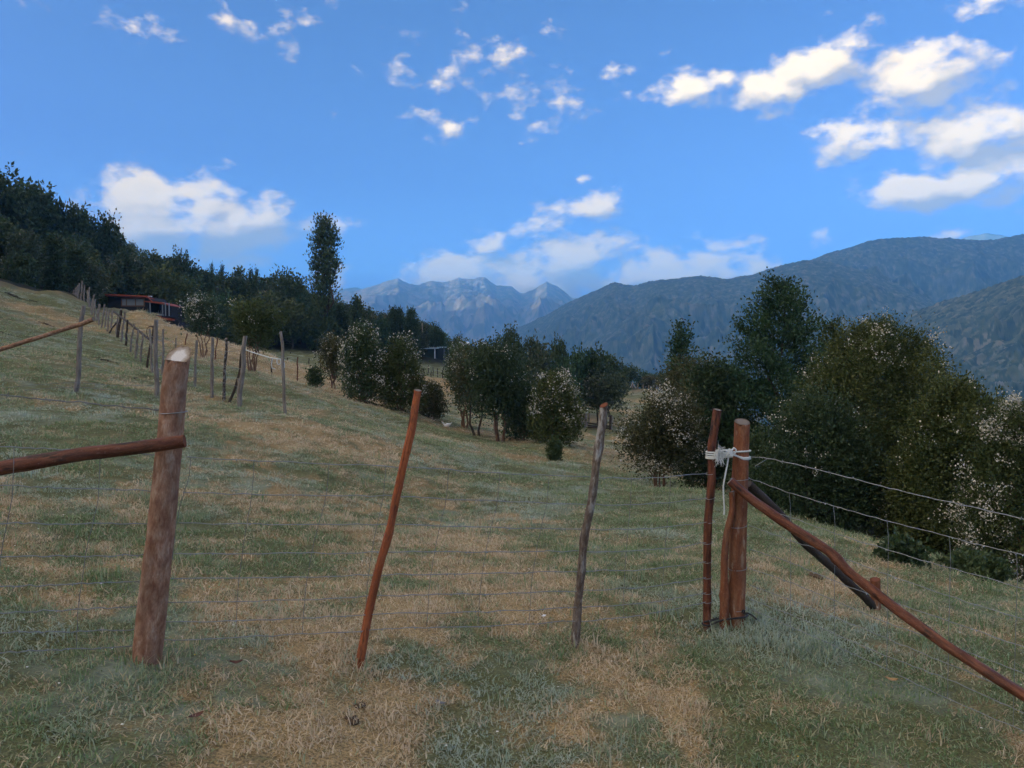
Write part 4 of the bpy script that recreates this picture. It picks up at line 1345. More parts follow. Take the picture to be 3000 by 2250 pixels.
# ---- left: end post, rail and netting
g = P(427, 1953, 3.3)
fl = thing('wire_fence', 'netting fence ending at the thick white-topped post on the left', 'fence', g)
post_pts = [P(427, 1953, 3.3), P(455, 1700, 3.31), P(486, 1400, 3.33), (P(510, 1150, 3.34)), P(523, 1046, 3.345)]
part('post', log(post_pts, .061, .050, 22, 80, .09, 3, 2, None, (0, 1.0, 0), .12), [W_POST, CUT_WHITE], fl, label='thick brown post with a pale slanting sawn top')
rail = [P(541, 1292, 3.225), P(400, 1312, 3.19), P(259, 1328, 3.15), P(130, 1350, 3.11), P(0, 1373, 3.07), P(-160, 1404, 3.02), P(-420, 1470, 2.96), P(-900, 1640, 2.85)]
part('rail', log(rail[::-1], .033, .0275, 16, 70, .12, 8, 3), [W_RED, CUT_RED], fl, label='wet red-brown pole nailed across the post')
part('wire_loop', ring_mb(P(509, 1208, 3.335), .055, .0022, (.05, .03)), STEEL, fl)
zs = [1306, 1422, 1532, 1629, 1717, 1794, 1853, 1911]
ze = [1330, 1437, 1533, 1627, 1702, 1776, 1843, 1892]
for k, (a, b) in enumerate(zip(zs, ze)):
    wire_part(fl, 'line_wire', [P(-620, 2 * a - b - 26 + k * 8, 2.72), P(-300, a + (a - b) * .6 - 8 + k * 4, 2.84), P(0, a, 2.97), P(210, (a + b) / 2 + 2, 3.15), P(470 - k * 9, b, 3.36)], 10 + k, 5)
wire_part(fl, 'barbed_wire', [P(-600, 1130, 2.72), P(-300, 1138, 2.85), P(0, 1158, 2.97), P(160, 1172, 3.1), P(319, 1187, 3.2), P(470, 1201, 3.34)], 20, 0, .002, .0026, STEEL_D, True)
for (x0, x1) in ((42, -20), (294, 224), (-230, -310), (-480, -560)):
    ya, yb = np.interp(x0, [-600, 0, 440], [1270, 1306, 1330]), np.interp(x1, [-600, 0, 440], [1960, 1911, 1892])
    Yv = np.interp(x0, [-620, 0, 470], [2.72, 2.97, 3.36])
    wire_part(fl, 'stay_wire', [P(x0, ya, Yv), P(x0 - 6, ya + .25 * (yb - ya), Yv), P((x0 + x1) / 2 - 6, (ya + yb) / 2, Yv), P(x1 + 4, ya + .8 * (yb - ya), Yv - .01), P(x1, yb, Yv - .01)], int(abs(x0)), 0, .0015, .0015, STEEL_D)

# ---- the wire gate: netting with three loose stakes
g = P(1050, 1948, 3.6)
gate = thing('wire_gate', 'netting gate hung on three stakes between the big posts', 'gate', g)
part('stake', log([P(1053, 1950, 3.6), P(1080, 1795, 3.6), P(1107, 1675, 3.6), P(1140, 1561, 3.6), P(1172, 1404, 3.61), P(1205, 1263, 3.61), P(1224, 1143, 3.62)], .0195, .0185, 14, 70, .12, 21, 2, None, (0, .3, 0), .05),
     [W_ORANGE, CUT_GREY], gate, label='slanting orange-red stake of the gate')
part('stake', log([P(1685, 1889, 4.23), P(1691, 1800, 4.23), P(1701, 1686, 4.23), P(1710, 1588, 4.23), P(1737, 1447, 4.24), P(1750, 1333, 4.24), P(1764, 1241, 4.25), P(1769, 1187, 4.25)], .024, .0215, 14, 70, .16, 25, 2, None, (.4, .5, 0), .05,
                  [(.08, .05, .12), (.83, .03, .15), (.45, .04, .12)]), [W_LICHEN, CUT_RED], gate, label='crooked grey stake mottled with lichen')
part('stake', log([P(2072, 1848, 4.6), P(2072, 1760, 4.6), P(2072, 1602, 4.6), P(2075, 1511, 4.6), P(2086, 1403, 4.6), P(2085, 1353, 4.6), P(2084, 1306, 4.6), P(2090, 1272, 4.6), P(2102, 1200, 4.6)], .0235, .025, 14, 90, .13, 29, 2, None, (0, .2, 0), .02,
                  [(.15, .02, .08), (.84, .03, .1)]), [W_RED, CUT_GREY], gate, label='bent dull-red end stake of the gate tied to the post')
cols = [(548, 3.37, [1338, 1443, 1532, 1622, 1695, 1765, 1822, 1874]), (1170, 3.63, [1366, 1453, 1536, 1615, 1683, 1743, 1797, 1841]),
        (1720, 4.25, [1397, 1477, 1550, 1615, 1672, 1729, 1778, 1819]), (2072, 4.585, [1387, 1459, 1529, 1590, 1645, 1691, 1736, 1762])]
for k in range(8):
    pts = []
    for ci in range(3):
        (xa, ya, la), (xb, yb, lb) = cols[ci], cols[ci + 1]
        for t in np.linspace(0, 1, 6)[:(6 if ci == 2 else 5)]:
            sag = 9 * math.sin(math.pi * t) * (1 if ci == 2 else .3)
            x = xa + (xb - xa) * t
            if ci == 0 and t == 0:
                x -= k * 12
            pts.append(P(x, la[k] + (lb[k] - la[k]) * t + sag, ya + (yb - ya) * t))
    wire_part(gate, 'line_wire', pts, 40 + k, 5 if k > 2 else 2)
    part('wire_loop', ring_mb(P(2080 if k < 3 else 2073, cols[3][2][k], 4.6), .027, .0017, (.15, .1)), STEEL, gate)
for k, (xt, xb, yb) in enumerate([(560, 505, 1640), (745, 690, 1868), (965, 885, 1858), (1130, 1068, 1840), (1315, 1250, 1835), (1465, 1400, 1828), (1609, 1550, 1822), (1850, 1826, 1812), (1965, 1940, 1785)]):
    Yv = float(np.interp(xt, [c[0] for c in cols], [c[1] for c in cols]))
    yt = float(np.interp(xt, [c[0] for c in cols], [c[2][0] for c in cols]))
    pts = [P(xt, yt, Yv), P(xt - .12 * (xt - xb), yt + .2 * (yb - yt), Yv), P(xt - .55 * (xt - xb), yt + .45 * (yb - yt), Yv), P(xt - .85 * (xt - xb), yt + .7 * (yb - yt), Yv), P(xb, yb, Yv)]
    wire_part(gate, 'stay_wire', pts, 60 + k, 0, .002, .0014, STEEL_D)

# ---- right: strainer post with braces and netting
g = P(2158, 1822, 4.62)
fr = thing('wire_fence', 'netting fence braced at the rust-red post on the right', 'fence', g)
part('post', log([P(2156, 1824, 4.62), P(2160, 1650, 4.62), P(2166, 1450, 4.62), P(2174, 1236, 4.63)], .052, .0465, 22, 80, .10, 33, 2, None, (0, .42, 0), .1, [(.3, .02, .06)]), [W_RIGHT, CUT_GREY], fr, label='stout rust-red post with peeling bark and grey top')
part('split_stake', log([P(2121, 1816, 4.57), P(2122, 1740, 4.57), P(2122, 1647, 4.57), P(2128, 1565, 4.57), P(2146, 1495, 4.57), P(2144, 1440, 4.57)], .026, .017, 12, 46, .14, 35, 2, None, (.3, 0, 0), .05, [(.2, .03, .2)]), [W_RIGHT, CUT_GREY], fr, label='crooked short stake leaning on the post')
br = [P(2139, 1408, 4.515), P(2194, 1457, 4.49), P(2289, 1525, 4.40), P(2352, 1566, 4.32), P(2431, 1617, 4.21), P(2480, 1670, 4.13), P(2561, 1733, 4.01), P(2643, 1798, 3.88), P(2778, 1896, 3.66), P(2887, 1966, 3.49), P(3000, 2037, 3.32), P(3110, 2112, 3.18), P(3230, 2210, 3.02)]
part('brace', log(br[::-1], .0245, .0275, 16, 110, .13, 37, 3, None, None, 0, [(.66, .015, .22), (.60, .02, -.08)]), [W_RED, CUT_GREY], fr, label='long wet red-brown brace pole slanting to the ground')
part('brace', log([P(2574, 1792, 5.4), P(2534, 1749, 5.3), P(2480, 1700, 5.18), P(2425, 1651, 5.06), P(2360, 1597, 4.93), P(2279, 1500, 4.76), P(2192, 1418, 4.66)], .027, .027, 12, 50, .14, 39, 3, None, None, .04), [W_DARK, CUT_GREY], fr, label='dark mossy brace pole behind the red one')
RW = [[(2195, 1402), (2312, 1443), (2442, 1483), (2599, 1526), (2781, 1573), (3000, 1628)], [(2195, 1478), (2317, 1516), (2445, 1562), (2599, 1611), (2773, 1662), (3000, 1724)],
      [(2195, 1540), (2325, 1586), (2458, 1630), (2605, 1687), (2773, 1744), (3000, 1814)], [(2195, 1608), (2320, 1649), (2447, 1703), (2602, 1760), (2773, 1817), (3000, 1896)],
      [(2195, 1664), (2317, 1706), (2447, 1760), (2602, 1826), (2781, 1890), (3000, 1972)], [(2195, 1713), (2317, 1758), (2447, 1809), (2605, 1873), (2775, 1944), (3000, 2036)],
      [(2195, 1755), (2317, 1800), (2447, 1858), (2599, 1923), (2773, 1988), (3000, 2088)], [(2192, 1782), (2317, 1836), (2458, 1898), (2594, 1958), (2759, 2040), (3000, 2142)]]


def yr(x):
    return float(np.interp(x, [2160, 3000, 3600], [4.66, 3.44, 2.75]))


for k, row in enumerate(RW):
    (xa, ya), (xb, yb) = row[-2], row[-1]
    ext = [(3300, yb + 300 * (yb - ya) / (xb - xa) * 1.04)]
    wire_part(fr, 'line_wire', [P(x, y, yr(x)) for x, y in row + ext], 80 + k, 5, .0018, .0021)
wire_part(fr, 'barbed_wire', [P(x, y, yr(x)) for x, y in [(2190, 1338), (2255, 1343), (2393, 1375), (2507, 1404), (2643, 1441), (2795, 1474), (3000, 1520), (3300, 1592)]], 90, 0, .0015, .0026, STEEL, True)
wire_part(fr, 'wire_tail', [P(2252, 1342, 4.55), P(2235, 1352, 4.55), P(2212, 1366, 4.55)], 91, 0, .001, .0018)
for k in range(5):
    pts = [(2312, 1443, 2316), (2442, 1483, 2444), (2599, 1526, 2598), (2781, 1573, 2776), (2977, 1622, 2968)][k]
    yb = float(np.interp(pts[2], [p[0] for p in RW[7]], [p[1] for p in RW[7]]))
    wire_part(fr, 'stay_wire', [P(pts[0], pts[1], yr(pts[0])), P(pts[0] + 4, pts[1] + .12 * (yb - pts[1]), yr(pts[0])), P((pts[0] + pts[2]) / 2 + 2, (pts[1] + yb) / 2, yr(pts[0])), P(pts[2], yb, yr(pts[2]))], 95 + k, 0, .0014, .0016)
for y in (1402, 1540, 1664, 1782):
    part('wire_loop', ring_mb(P(2168 if y < 1500 else 2161, y, 4.62), .054, .0018, (.1, .05)), STEEL, fr)


# ---- rope and cord
def rope_strand(mb, pts, r=.0055, n=90, lay=.028):
    p = resample(pts, n)
    s = np.concatenate([[0], np.cumsum(np.linalg.norm(np.diff(p, axis=0), axis=1))])
    tan = np.gradient(p, axis=0)
    tan /= np.linalg.norm(tan, axis=1)[:, None]
    a = np.cross(tan, [0.13, .2, .97])
    a /= np.linalg.norm(a, axis=1)[:, None] + 1e-9
    b = np.cross(tan, a)
    for k in range(3):
        ph = s / lay * 2 * math.pi + k * 2 * math.pi / 3
        mb.tube(p + .52 * r * (np.cos(ph)[:, None] * a + np.sin(ph)[:, None] * b), r * .62, 6, cap=3)


def around(cx, cy, r, z, a0, a1, n=10):
    return [(cx + r * math.cos(t), cy + r * math.sin(t), z) for t in np.linspace(a0, a1, n)]


rp = P(2135, 1326, 4.56)
rope = thing('rope', 'pale frayed rope lashing the bent stake to the rust-red post', 'rope', rp)
S, Q = P(2085, 1330, 4.6), P(2170, 1330, 4.63)
mb = MB()
for k, dz in enumerate((.012, -.001, -.014, -.024)):
    sr, qr = .0325, .056
    jit = .004 * math.sin(k * 2.3)
    z0, z1 = S.z + dz, Q.z + dz * .8 + (.012 if k < 2 else -.006)
    if k in (1, 3) and k != 3:
        loop = around(S.x, S.y, sr, z0, math.pi * 1.5, math.pi * .5, 12)
        rope_strand(mb, [(rp.x - .03, rp.y - .005, rp.z + jit)] + loop + [(rp.x - .02, S.y + sr, z0)], .0046)
        continue
    loop = around(S.x, S.y, sr, z0, math.pi * 1.5, math.pi * .5, 10) + around(Q.x, Q.y, qr, z1, math.pi * .5, -math.pi * .5, 14)
    rope_strand(mb, loop + [((Q.x + rp.x) / 2, Q.y - qr * .9, (z1 + rp.z) / 2 + jit), (rp.x, rp.y - .01, rp.z + jit), loop[0]], .0050, 140)
part('lashing', mb, ROPE, rope)
mb = MB()
for k in range(3):
    th = np.linspace(0, 2 * math.pi, 14)
    rope_strand(mb, np.column_stack([rp.x + .008 * k - .008 + .010 * np.sin(th * 1), rp.y - .012 + .017 * np.cos(th), rp.z + .020 * np.sin(th + k)]), .0045, 40)
rope_strand(mb, [P(2137, 1328, 4.545), P(2145, 1318, 4.545), P(2150, 1312, 4.545), P(2157, 1318, 4.55), P(2152, 1330, 4.55), P(2140, 1332, 4.55)], .0045, 50)
rope_strand(mb, [P(2136, 1328, 4.545), P(2130, 1322, 4.545), P(2122, 1318, 4.545), P(2112, 1322, 4.55)], .0045, 40)
part('knot', mb, ROPE, rope)
mb = MB()
rope_strand(mb, [P(2135, 1334, 4.56), P(2130, 1365, 4.56), P(2123, 1400, 4.56), P(2119, 1425, 4.56), P(2120, 1460, 4.56), P(2122, 1490, 4.56), P(2121, 1508, 4.56)], .0048, 110)
part('rope_tail', mb, ROPE, rope)
rng = np.random.default_rng(77)
mb = MB()
c0 = np.array(P(2108, 1326, 4.55))
for k in range(190):
    a = rng.uniform(-2.9, -.1) if rng.random() < .7 else rng.uniform(0, 3.0)
    L = rng.uniform(.02, .085 if a < 0 else .04)
    d = np.array([math.cos(a) * .55, rng.normal(0, .35), math.sin(a)])
    st = c0 + rng.normal(0, .010, 3)
    mid = st + d * L * .5 + rng.normal(0, .006, 3)
    mb.tube([st, mid, st + d * L + rng.normal(0, .006, 3)], [.0016, .0013, .0005], 4)
part('frayed_end', mb, ROPE, rope)

cd = P(2120, 1815, 4.56)
cord = thing('black_cord', 'black cord looped round the foot of the bent stake and the post', 'cord', cd)
mb = MB()
A, B = P(2072, 1826, 4.6), P(2158, 1800, 4.62)
loop = around(A.x, A.y, .029, A.z - .004, math.pi * 1.5, math.pi * .5, 10) + around(B.x, B.y, .062, B.z, math.pi * .5, -math.pi * .5, 12)
mb.tube(resample(loop + [P(2120, 1815, 4.55), loop[0]], 120), .0055, 7)
mb.tube(resample([P(2063, 1822, 4.57), P(2085, 1818, 4.56), P(2106, 1811, 4.56)], 20), .005, 7, cap=3)
part('loop', mb, BLACK, cord)
mb = MB()
mb.tube(resample([P(2178, 1797, 4.555), P(2190, 1796, 4.54), P(2204, 1803, 4.53), P(2217, 1815, 4.52)], 24), .0055, 7, cap=3)
mb.tube(resample([P(2180, 1796, 4.55), P(2182, 1789, 4.545), P(2176, 1787, 4.545), P(2174, 1795, 4.55)], 24), .004, 6, cap=3)
part('tail', mb, BLACK, cord)

g = on_ground(2566, 1784, 5.45)
st = thing('stump', 'short rust-red stump stake in the grass below the braces', 'stump', g)
part('stump_post', log([(g.x, g.y, g.z), (g.x - .008, g.y, g.z + .21)], .034, .033, 14, 16, .1, 44, 2, None, (.15, .2, 0), .05), [W_RIGHT, CUT_RED], st)

# ------------------------------------------------------------------ fences up the hill
MATS = {'g': (W_GREY, CUT_GREY), 'd': (W_DARK, CUT_GREY), 's': (W_SPOT, CUT_GREY), 'r': (W_RED, CUT_RED)}


def hill_post(parent, top, base, Y, r, m, seed, name='post', label=None, kinks=None):
    b = on_ground(base[0], base[1], Y)
    d = pix_dir(*top)
    t = Vector((d.x * b.y, b.y, EYE + d.z * b.y))
    rng = np.random.default_rng(seed)
    pts = [np.array(b) * (1 - s) + np.array(t) * s + (rng.normal(0, r * .34, 3) * (0 < s < 1)) for s in np.linspace(0, 1, 6)]
    if kinks:
        for (i, dx) in kinks:
            pts[i] = pts[i] + np.array([dx, 0, 0])
    part(name, log(pts, r * .95, r * .76, 9, 18, .16, seed, 2, None, (rng.uniform(-.6, .6), rng.uniform(-.3, .8), 0), .12), MATS[m], parent, label=label)
    return b, t


b0 = on_ground(458, 1165, 15)
hf = thing('hillside_fence', 'long post-and-wire fence climbing the meadow towards the dark house', 'fence', b0)
HP = [((478, 965), (475, 1105), 21, .038, 'g'), ((451, 953), (430, 1082), 25, .04, 'd'), ((438, 963), (445, 1092), 24, .035, 'g'), ((418, 976), (411.6, 1064), 28, .045, 'g'), ((404, 968), (398, 1051), 31, .055, 'g'),
      ((392, 950), (381, 1031), 34, .045, 'g'), ((374, 937), (367.6, 1013), 37, .055, 'd'), ((366, 913), (354.6, 1000), 39, .055, 'g'), ((355, 906), (344, 989), 41, .085, 'd'), ((346.5, 919), (340, 978), 42.5, .05, 'g'),
      ((330, 906), (324.5, 961), 45.5, .055, 'g'), ((321, 907), (314, 971), 44, .055, 'g'), ((313, 901), (307.4, 966), 45, .05, 'g'), ((306.6, 893), (296.8, 961), 45.5, .055, 'g'), ((292.8, 891), (288.7, 953), 47.5, .055, 'g'),
      ((289.5, 891), (282, 942), 49.5, .055, 'g'), ((279.8, 878), (275.7, 937), 51, .06, 'g'), ((275.7, 864), (270, 924), 53, .055, 'g'), ((271, 878), (266, 913), 54.5, .05, 'g'), ((262, 843), (261, 898), 56, .07, 'g'),
      ((256, 849), (256, 892), 57, .06, 'g'), ((247, 836), (246, 876), 59, .06, 'g'), ((240.7, 823), (236.6, 871), 60.5, .075, 'g'), ((233, 830), (228, 869), 61, .07, 'g'), ((228, 836), (224, 868), 61.5, .06, 'g'), ((223, 841), (219.5, 867), 61.5, .055, 'g'), ((217, 849), (214, 867), 62, .055, 'g')]
bases = []
bA, tA = hill_post(hf, (457, 937), (458, 1165), 15, .050, 'g', 500, label='thick grey corner post of the hillside fence')
bases.append((bA, tA))
for k, (t, b, Y, r, m) in enumerate(HP):
    bases.append(hill_post(hf, t, b, Y, r, m, 501 + k))
hill_post(hf, (341, 943), (320, 976), 43, .05, 'd', 540, 'prop', 'dark leaning prop of the hillside fence')
p0, p1 = P(334, 914, 44), P(470, 1020, 26)
mb = log([p0, P(370, 940, 38), P(410, 972, 32), P(453, 1007, 27.5)], .055, .045, 9, 24, .15, 71, 3)
part('rail', mb, MATS['d'], hf, label='dark pole slung along the hillside fence')
seq = [bases[0]] + [bases[i] for i in (1, 2, 4, 5, 6, 7, 8, 9, 11, 13, 14, 15, 16, 17, 18, 19, 20, 21, 22, 23)]
seq = [seq[0]] + sorted(seq[1:], key=lambda q: q[0].y)
for f in (.25, .5, .75):
    pts = [q[0] * (1 - f) + q[1] * f + Vector((0, -.05, 0)) for q in seq]
    mb = MB()
    mb.tube(pts, .006, 4, cap=3)
    part('line_wire', mb, STEEL_D, hf)

gx = on_ground(703, 1198, 15.9)
ff = thing('meadow_fence', 'weathered post fence running right to the roped gate', 'fence', gx)
hill_post(ff, (576.6, 997), (570, 1146), 21.5, .045, 'g', 560)
hill_post(ff, (622.5, 988), (620, 1162), 18.8, .043, 'g', 561)
hill_post(ff, (662, 991), (656, 1175), 17.6, .040, 's', 562, label='black and white lichened post', kinks=[(4, .03)])
hill_post(ff, (711, 1019), (671.5, 1178), 17.0, .035, 'd', 563, 'prop', 'dark crooked prop leaning on the gate post', [(1, .04), (2, .05), (3, .08)])
bg_, tg_ = hill_post(ff, (719, 984), (702, 1199), 15.9, .055, 'g', 564, label='thick silver-grey gate post')
hill_post(ff, (698, 1108), (700, 1140), 15.8, .03, 'g', 568, 'peg')
for f in (.3, .55, .8):
    a1, a2 = bases[0], (bg_, tg_)
    q1, q2 = on_ground(570, 1146, 21.5), on_ground(620, 1162, 18.8)
    pts = [a1[0] * (1 - f) + a1[1] * f, Vector(q1) + Vector((0, -.05, 1.4 * f)), Vector(q2) + Vector((0, -.05, 1.4 * f)), on_ground(656, 1175, 17.6) + Vector((0, -.05, 1.4 * f)), a2[0] * (1 - f) + a2[1] * f]
    mb = MB()
    mb.tube(pts, .004, 4, cap=3)
    part('line_wire', mb, STEEL_D, ff)
bs = on_ground(836, 1217, 15)
sg = thing('gate_stick', 'tall thin silvery stick standing at the roped opening', 'stake', bs)
hill_post(sg, (822, 972), (836, 1217), 15, .036, 'g', 570, 'stick', None, [(4, .02), (2, .02)])
gr = thing('gate_rope', 'white rope strung from the grey gate post to the tall thin stick', 'rope', P(714, 1023, 15.8))
mb = MB()
ra, rb = P(714, 1023, 15.82), P(834, 1055, 14.98)
mb.tube(resample([ra, ra.lerp(rb, .3) - Vector((0, 0, .02)), ra.lerp(rb, .65) - Vector((0, 0, .03)), rb], 30), .011, 6, cap=3)
part('line', mb, ROPE, gr)
mb = MB()
for (cx, cy, rx, ry) in ((817, 1059, 6, 9), (829, 1070, 4.5, 11)):
    th = np.linspace(.3, 2 * math.pi - .2, 22)
    mb = MB()
    mb.tube([P(cx + rx * math.sin(t) * 1, cy - ry * math.cos(t), 14.96) for t in th], .009, 6, cap=3)
    part('loop', mb, ROPE, gr)
mb = MB()
mb.tube([P(798, 1050, 15.2), P(795, 1068, 15.2), P(797, 1078, 15.2), P(806, 1081, 15.2)], .009, 6, cap=3)
part('loose_end', mb, ROPE, gr)

bl = on_ground(222, 1148, 12.5)
lp = thing('brace_post', 'silver-grey split post with a long brace log on the left meadow', 'post', bl)
hill_post(lp, (246, 896), (222, 1150), 12.5, .044, 'g', 580)
mb = log([P(274, 935, 12.3), P(240, 949, 12.4), P(180, 967, 12.6), P(100, 993, 12.7), P(0, 1024, 12.8), P(-90, 1056, 12.9), P(-190, 1096, 12.9)], .036, .040, 10, 40, .2, 582, 3)
part('brace', mb, [W_POST, CUT_GREY], lp, label='long rotten brace log')
for k, yy in enumerate((955, 1022, 1071, 1120, 1133)):
    mb = MB()
    Yb = 12.46
    mb.tube(resample([P(-60, yy + 12 + k * 4, 11.6), P(110, yy + 6, 12.0), P(226 + (1120 - yy) * .1, yy, Yb), P(330, yy + 10, 13.6), P(455, yy + 14 - k * 2, 14.9)], 30), .0032, 4, cap=3)
    if k > 2:
        part('line_wire', mb, STEEL_D, lp)

# a coil of old wire on a far post
cc = P(441, 975, 27)
wc = thing('wire_coil', 'coil of rusty wire hung on a hillside fence post', 'wire coil', cc)
mb = MB()
for k in range(5):
    th = np.linspace(0, 2 * math.pi, 26)
    mb.tube([(cc.x + (.13 + .012 * k) * math.cos(t), cc.y + .02 * k + .02 * math.sin(t * 2), cc.z + (.21 + .01 * k) * math.sin(t)) for t in th], .0075, 5)
part('coil', mb, plain('rusty_wire', (.12, .08, .06), .8), wc)

for k, (top, base, Y, r, m, la) in enumerate([((636.7, 991), (629, 1056), 37, .035, 'r', 'reddish stick planted on the straw slope'), ((548, 977), (542, 1010), 47, .035, 'r', 'bent reddish stick on the slope behind the white-topped post'), ((515.5, 990), (515, 1030), 45, .04, 'g', 'short grey post behind the white-topped post'),
                                              ((797, 1052), (793.6, 1105), 38, .045, 'd', 'short dark post behind the white rope'), ((873, 1046), (871, 1121), 38, .035, 'r', 'thin reddish stake right of the roped opening')]):
    b = on_ground(base[0], base[1], Y)
    o = thing('meadow_stake', la, 'stake', b)
    hill_post(o, top, base, Y, r, m, 590 + k, 'stick')

# dark wire fence before the shed and by the hay field
b = on_ground(1270, 1100, 92)
sf = thing('shed_fence', 'row of thin dark posts crossing the green slope below the shed', 'fence', b)
for k, (x, y0, y1, Y) in enumerate([(1217, 1053, 1075, 112), (1229, 1055, 1077, 108), (1242, 1078, 1100, 96), (1255, 1069, 1094, 97), (1263, 1086, 1103, 92), (1269, 1075, 1100, 94), (1282, 1079, 1105, 92), (1297, 1083, 1108, 90)]):
    hill_post(sf, (x, y0), (x, y1), Y, .07, 'd', 610 + k)
mb = MB()
for f in (.35, .8):
    mb.tube([on_ground(x, y, Y) + Vector((0, -.1, f)) for x, y, Y in ((1217, 1075, 112), (1242, 1100, 96), (1269, 1102, 94), (1297, 1108, 90))], .018, 4)
part('line_wire', mb, STEEL_D, sf)
b = on_ground(905, 1068, 97)
hfn = thing('hay_field_fence', 'row of dark posts along the near side of the pale hay field', 'fence', b)
for k, (x, y0, y1, Y) in enumerate([(851, 1030, 1036, 118), (905, 1049, 1068, 97), (938, 1050, 1070, 95), (842, 1048, 1062, 100)]):
    hill_post(hfn, (x, y0), (x, y1), Y, .07, 'd', 620 + k)
mb = MB()
mb.tube([on_ground(x, y, 97) + Vector((0, -.1, .6)) for x, y in ((842, 1062), (905, 1068), (938, 1070), (980, 1074))], .016, 4)
part('line_wire', mb, STEEL_D, hfn)

# pale post-and-brace fence on the far rise, and the wooden gate in the dip
b = on_ground(1853, 1137, 118)
pf = thing('rail_fence', 'row of pale new posts with braces on the far rise', 'fence', b)
PALE = (wood('pale_new_wood', [(.2, (.30, .24, .16)), (.8, (.48, .40, .28))], (30, 30, 4)), CUT_GREY)
MATS['p'] = PALE
for k, (x, y0, y1) in enumerate([(1835, 1117, 1131), (1853, 1119, 1136), (1869, 1123, 1140), (1884.5, 1126, 1143), (1900, 1128, 1146)]):
    hill_post(pf, (x, y0), (x, y1), 118, .085, 'p', 630 + k)
a_, c_ = on_ground(1853, 1136, 118), on_ground(1864, 1139, 118)
mb = log([c_, a_ + Vector((0, -.1, .75))], .06, .05, 7, 6)
part('brace', mb, PALE, pf)
mb = log([on_ground(1843, 1132, 118), a_ + Vector((0, -.1, .75))], .06, .05, 7, 6)
part('brace', mb, PALE, pf)
b = on_ground(1717, 1252, 70)
wg = thing('wooden_gate', 'grey framed wire gate with a diagonal bar in the dip', 'gate', b)
yg = b.y


def plank(parent, name, p, q, r, m='g'):
    part(name, log([p, q], r, r, 7, 8, .1, 5), MATS[m], parent)


def GP(x, y):
    d = pix_dir(x, y)
    return Vector((d.x * yg, yg, EYE + d.z * yg))


plank(wg, 'gate_post', GP(1694, 1255), GP(1695, 1203), .12)
plank(wg, 'gate_post', GP(1718, 1253), GP(1717, 1211), .12)
plank(wg, 'top_bar', GP(1696, 1217), GP(1717, 1215), .07)
plank(wg, 'bottom_bar', GP(1697, 1251), GP(1716, 1251), .07)
plank(wg, 'diagonal_bar', GP(1698, 1250), GP(1714, 1219), .05)
mb = MB()
for k in range(9):
    x = 1698 + k * 2.1
    mb.tube([GP(x, 1217), GP(x, 1251)], .012, 4)
    mb.tube([GP(1697, 1219 + k * 3.7), GP(1716, 1219 + k * 3.7)], .012, 4)
part('netting', mb, STEEL, wg)
rf = thing('pole_fence', 'low dark pole fence right of the framed gate', 'fence', GP(1755, 1255))
for (x0, x1, y0, y1) in ((1720, 1754, 1239, 1243), (1721, 1754, 1246, 1250), (1722, 1755, 1251, 1254), (1770, 1790, 1247, 1249), (1770, 1790, 1253, 1256)):
    plank(rf, 'pole', GP(x0, y0), GP(x1, y1), .06, 'd')
plank(rf, 'post', GP(1753, 1254), GP(1753, 1235), .1, 'd')
plank(rf, 'post', GP(1788, 1259), GP(1790, 1216), .13, 'd')
plank(rf, 'post', GP(1791, 1259), GP(1793, 1219), .10, 'g')
plank(rf, 'post', GP(1725, 1239), GP(1727, 1208), .09, 'g')

# utility poles
for (x, y0, y1, Y, r, la) in [(1237, 946, 1010, 139, .11, 'grey utility pole rising from the trees above the shed'), (1197.5, 1000, 1043, 133, .11, 'pale pole left of the shed'), (100, 776, 802, 84, .1, 'short white pole in front of the wood, far left')]:
    d0, d1 = pix_dir(x, y0), pix_dir(x, y1)
    zb = gz(d1.x * Y, Y)
    o = thing('utility_pole', la, 'pole', (d1.x * Y, Y, zb))
    part('pole', log([(d1.x * Y, Y, zb), (d0.x * Y, Y, EYE + d0.z * Y)], r * 1.1, r * .8, 8, 10, .03, 2, 2, None, None, .3), [PALE[0] if x > 1000 else plain('white_paint', (.6, .6, .58)), CUT_GREY], o)


# ------------------------------------------------------------------ buildings
CLAD = plain('dark_stained_boards', (.022, .021, .026), .7, 0, .3, .3, 9)
CLAD_B = plain('blue_dark_boards', (.018, .026, .034), .7, 0, .3, .25, 9)
REDM = plain('red_painted_metal', (.30, .06, .03), .5, 0, .4, .2, 3)
REDD = plain('red_painted_boards', (.27, .06, .03), .65, 0, .3, .25, 6)
FRAME = plain('brown_window_frame', (.17, .085, .045), .6)
GREYP = plain('grey_painted_wood', (.22, .25, .27), .6)
WHITEP = plain('white_painted_wood', (.72, .74, .76), .55)
SHEDW = plain('dark_green_boards', (.035, .055, .048), .75, 0, .3, .25, 5)
SHEDR = plain('pale_blue_metal_roof', (.42, .52, .54), .4, .3, .5, .12, 2)
_b = NB('curtained_glass')
_tc = _b.N.new('ShaderNodeTexCoord')
_w = _b.noise(_b.vmul(_tc.outputs['Object'], (30, 30, 1)), 1, 2, .5)
GLASS = _b.done(_b.bsdf(_b.ramp(_w, [(.3, (.20, .225, .23)), (.7, (.36, .38, .38))]), .18, .5))

HY = 110.0


def HPt(px, py, dy=0):
    d = pix_dir(px, py)
    y = HY + dy
    return np.array((d.x * HY, y, EYE + d.z * HY))


hb = Vector((pix_dir(440, 950).x * HY, HY, EYE + pix_dir(440, 950).z * HY))
house = thing('house', 'dark boarded house with red roof edges behind the straw slope', 'house', hb)
S1 = HY / F                       # metres in a photograph pixel at the house


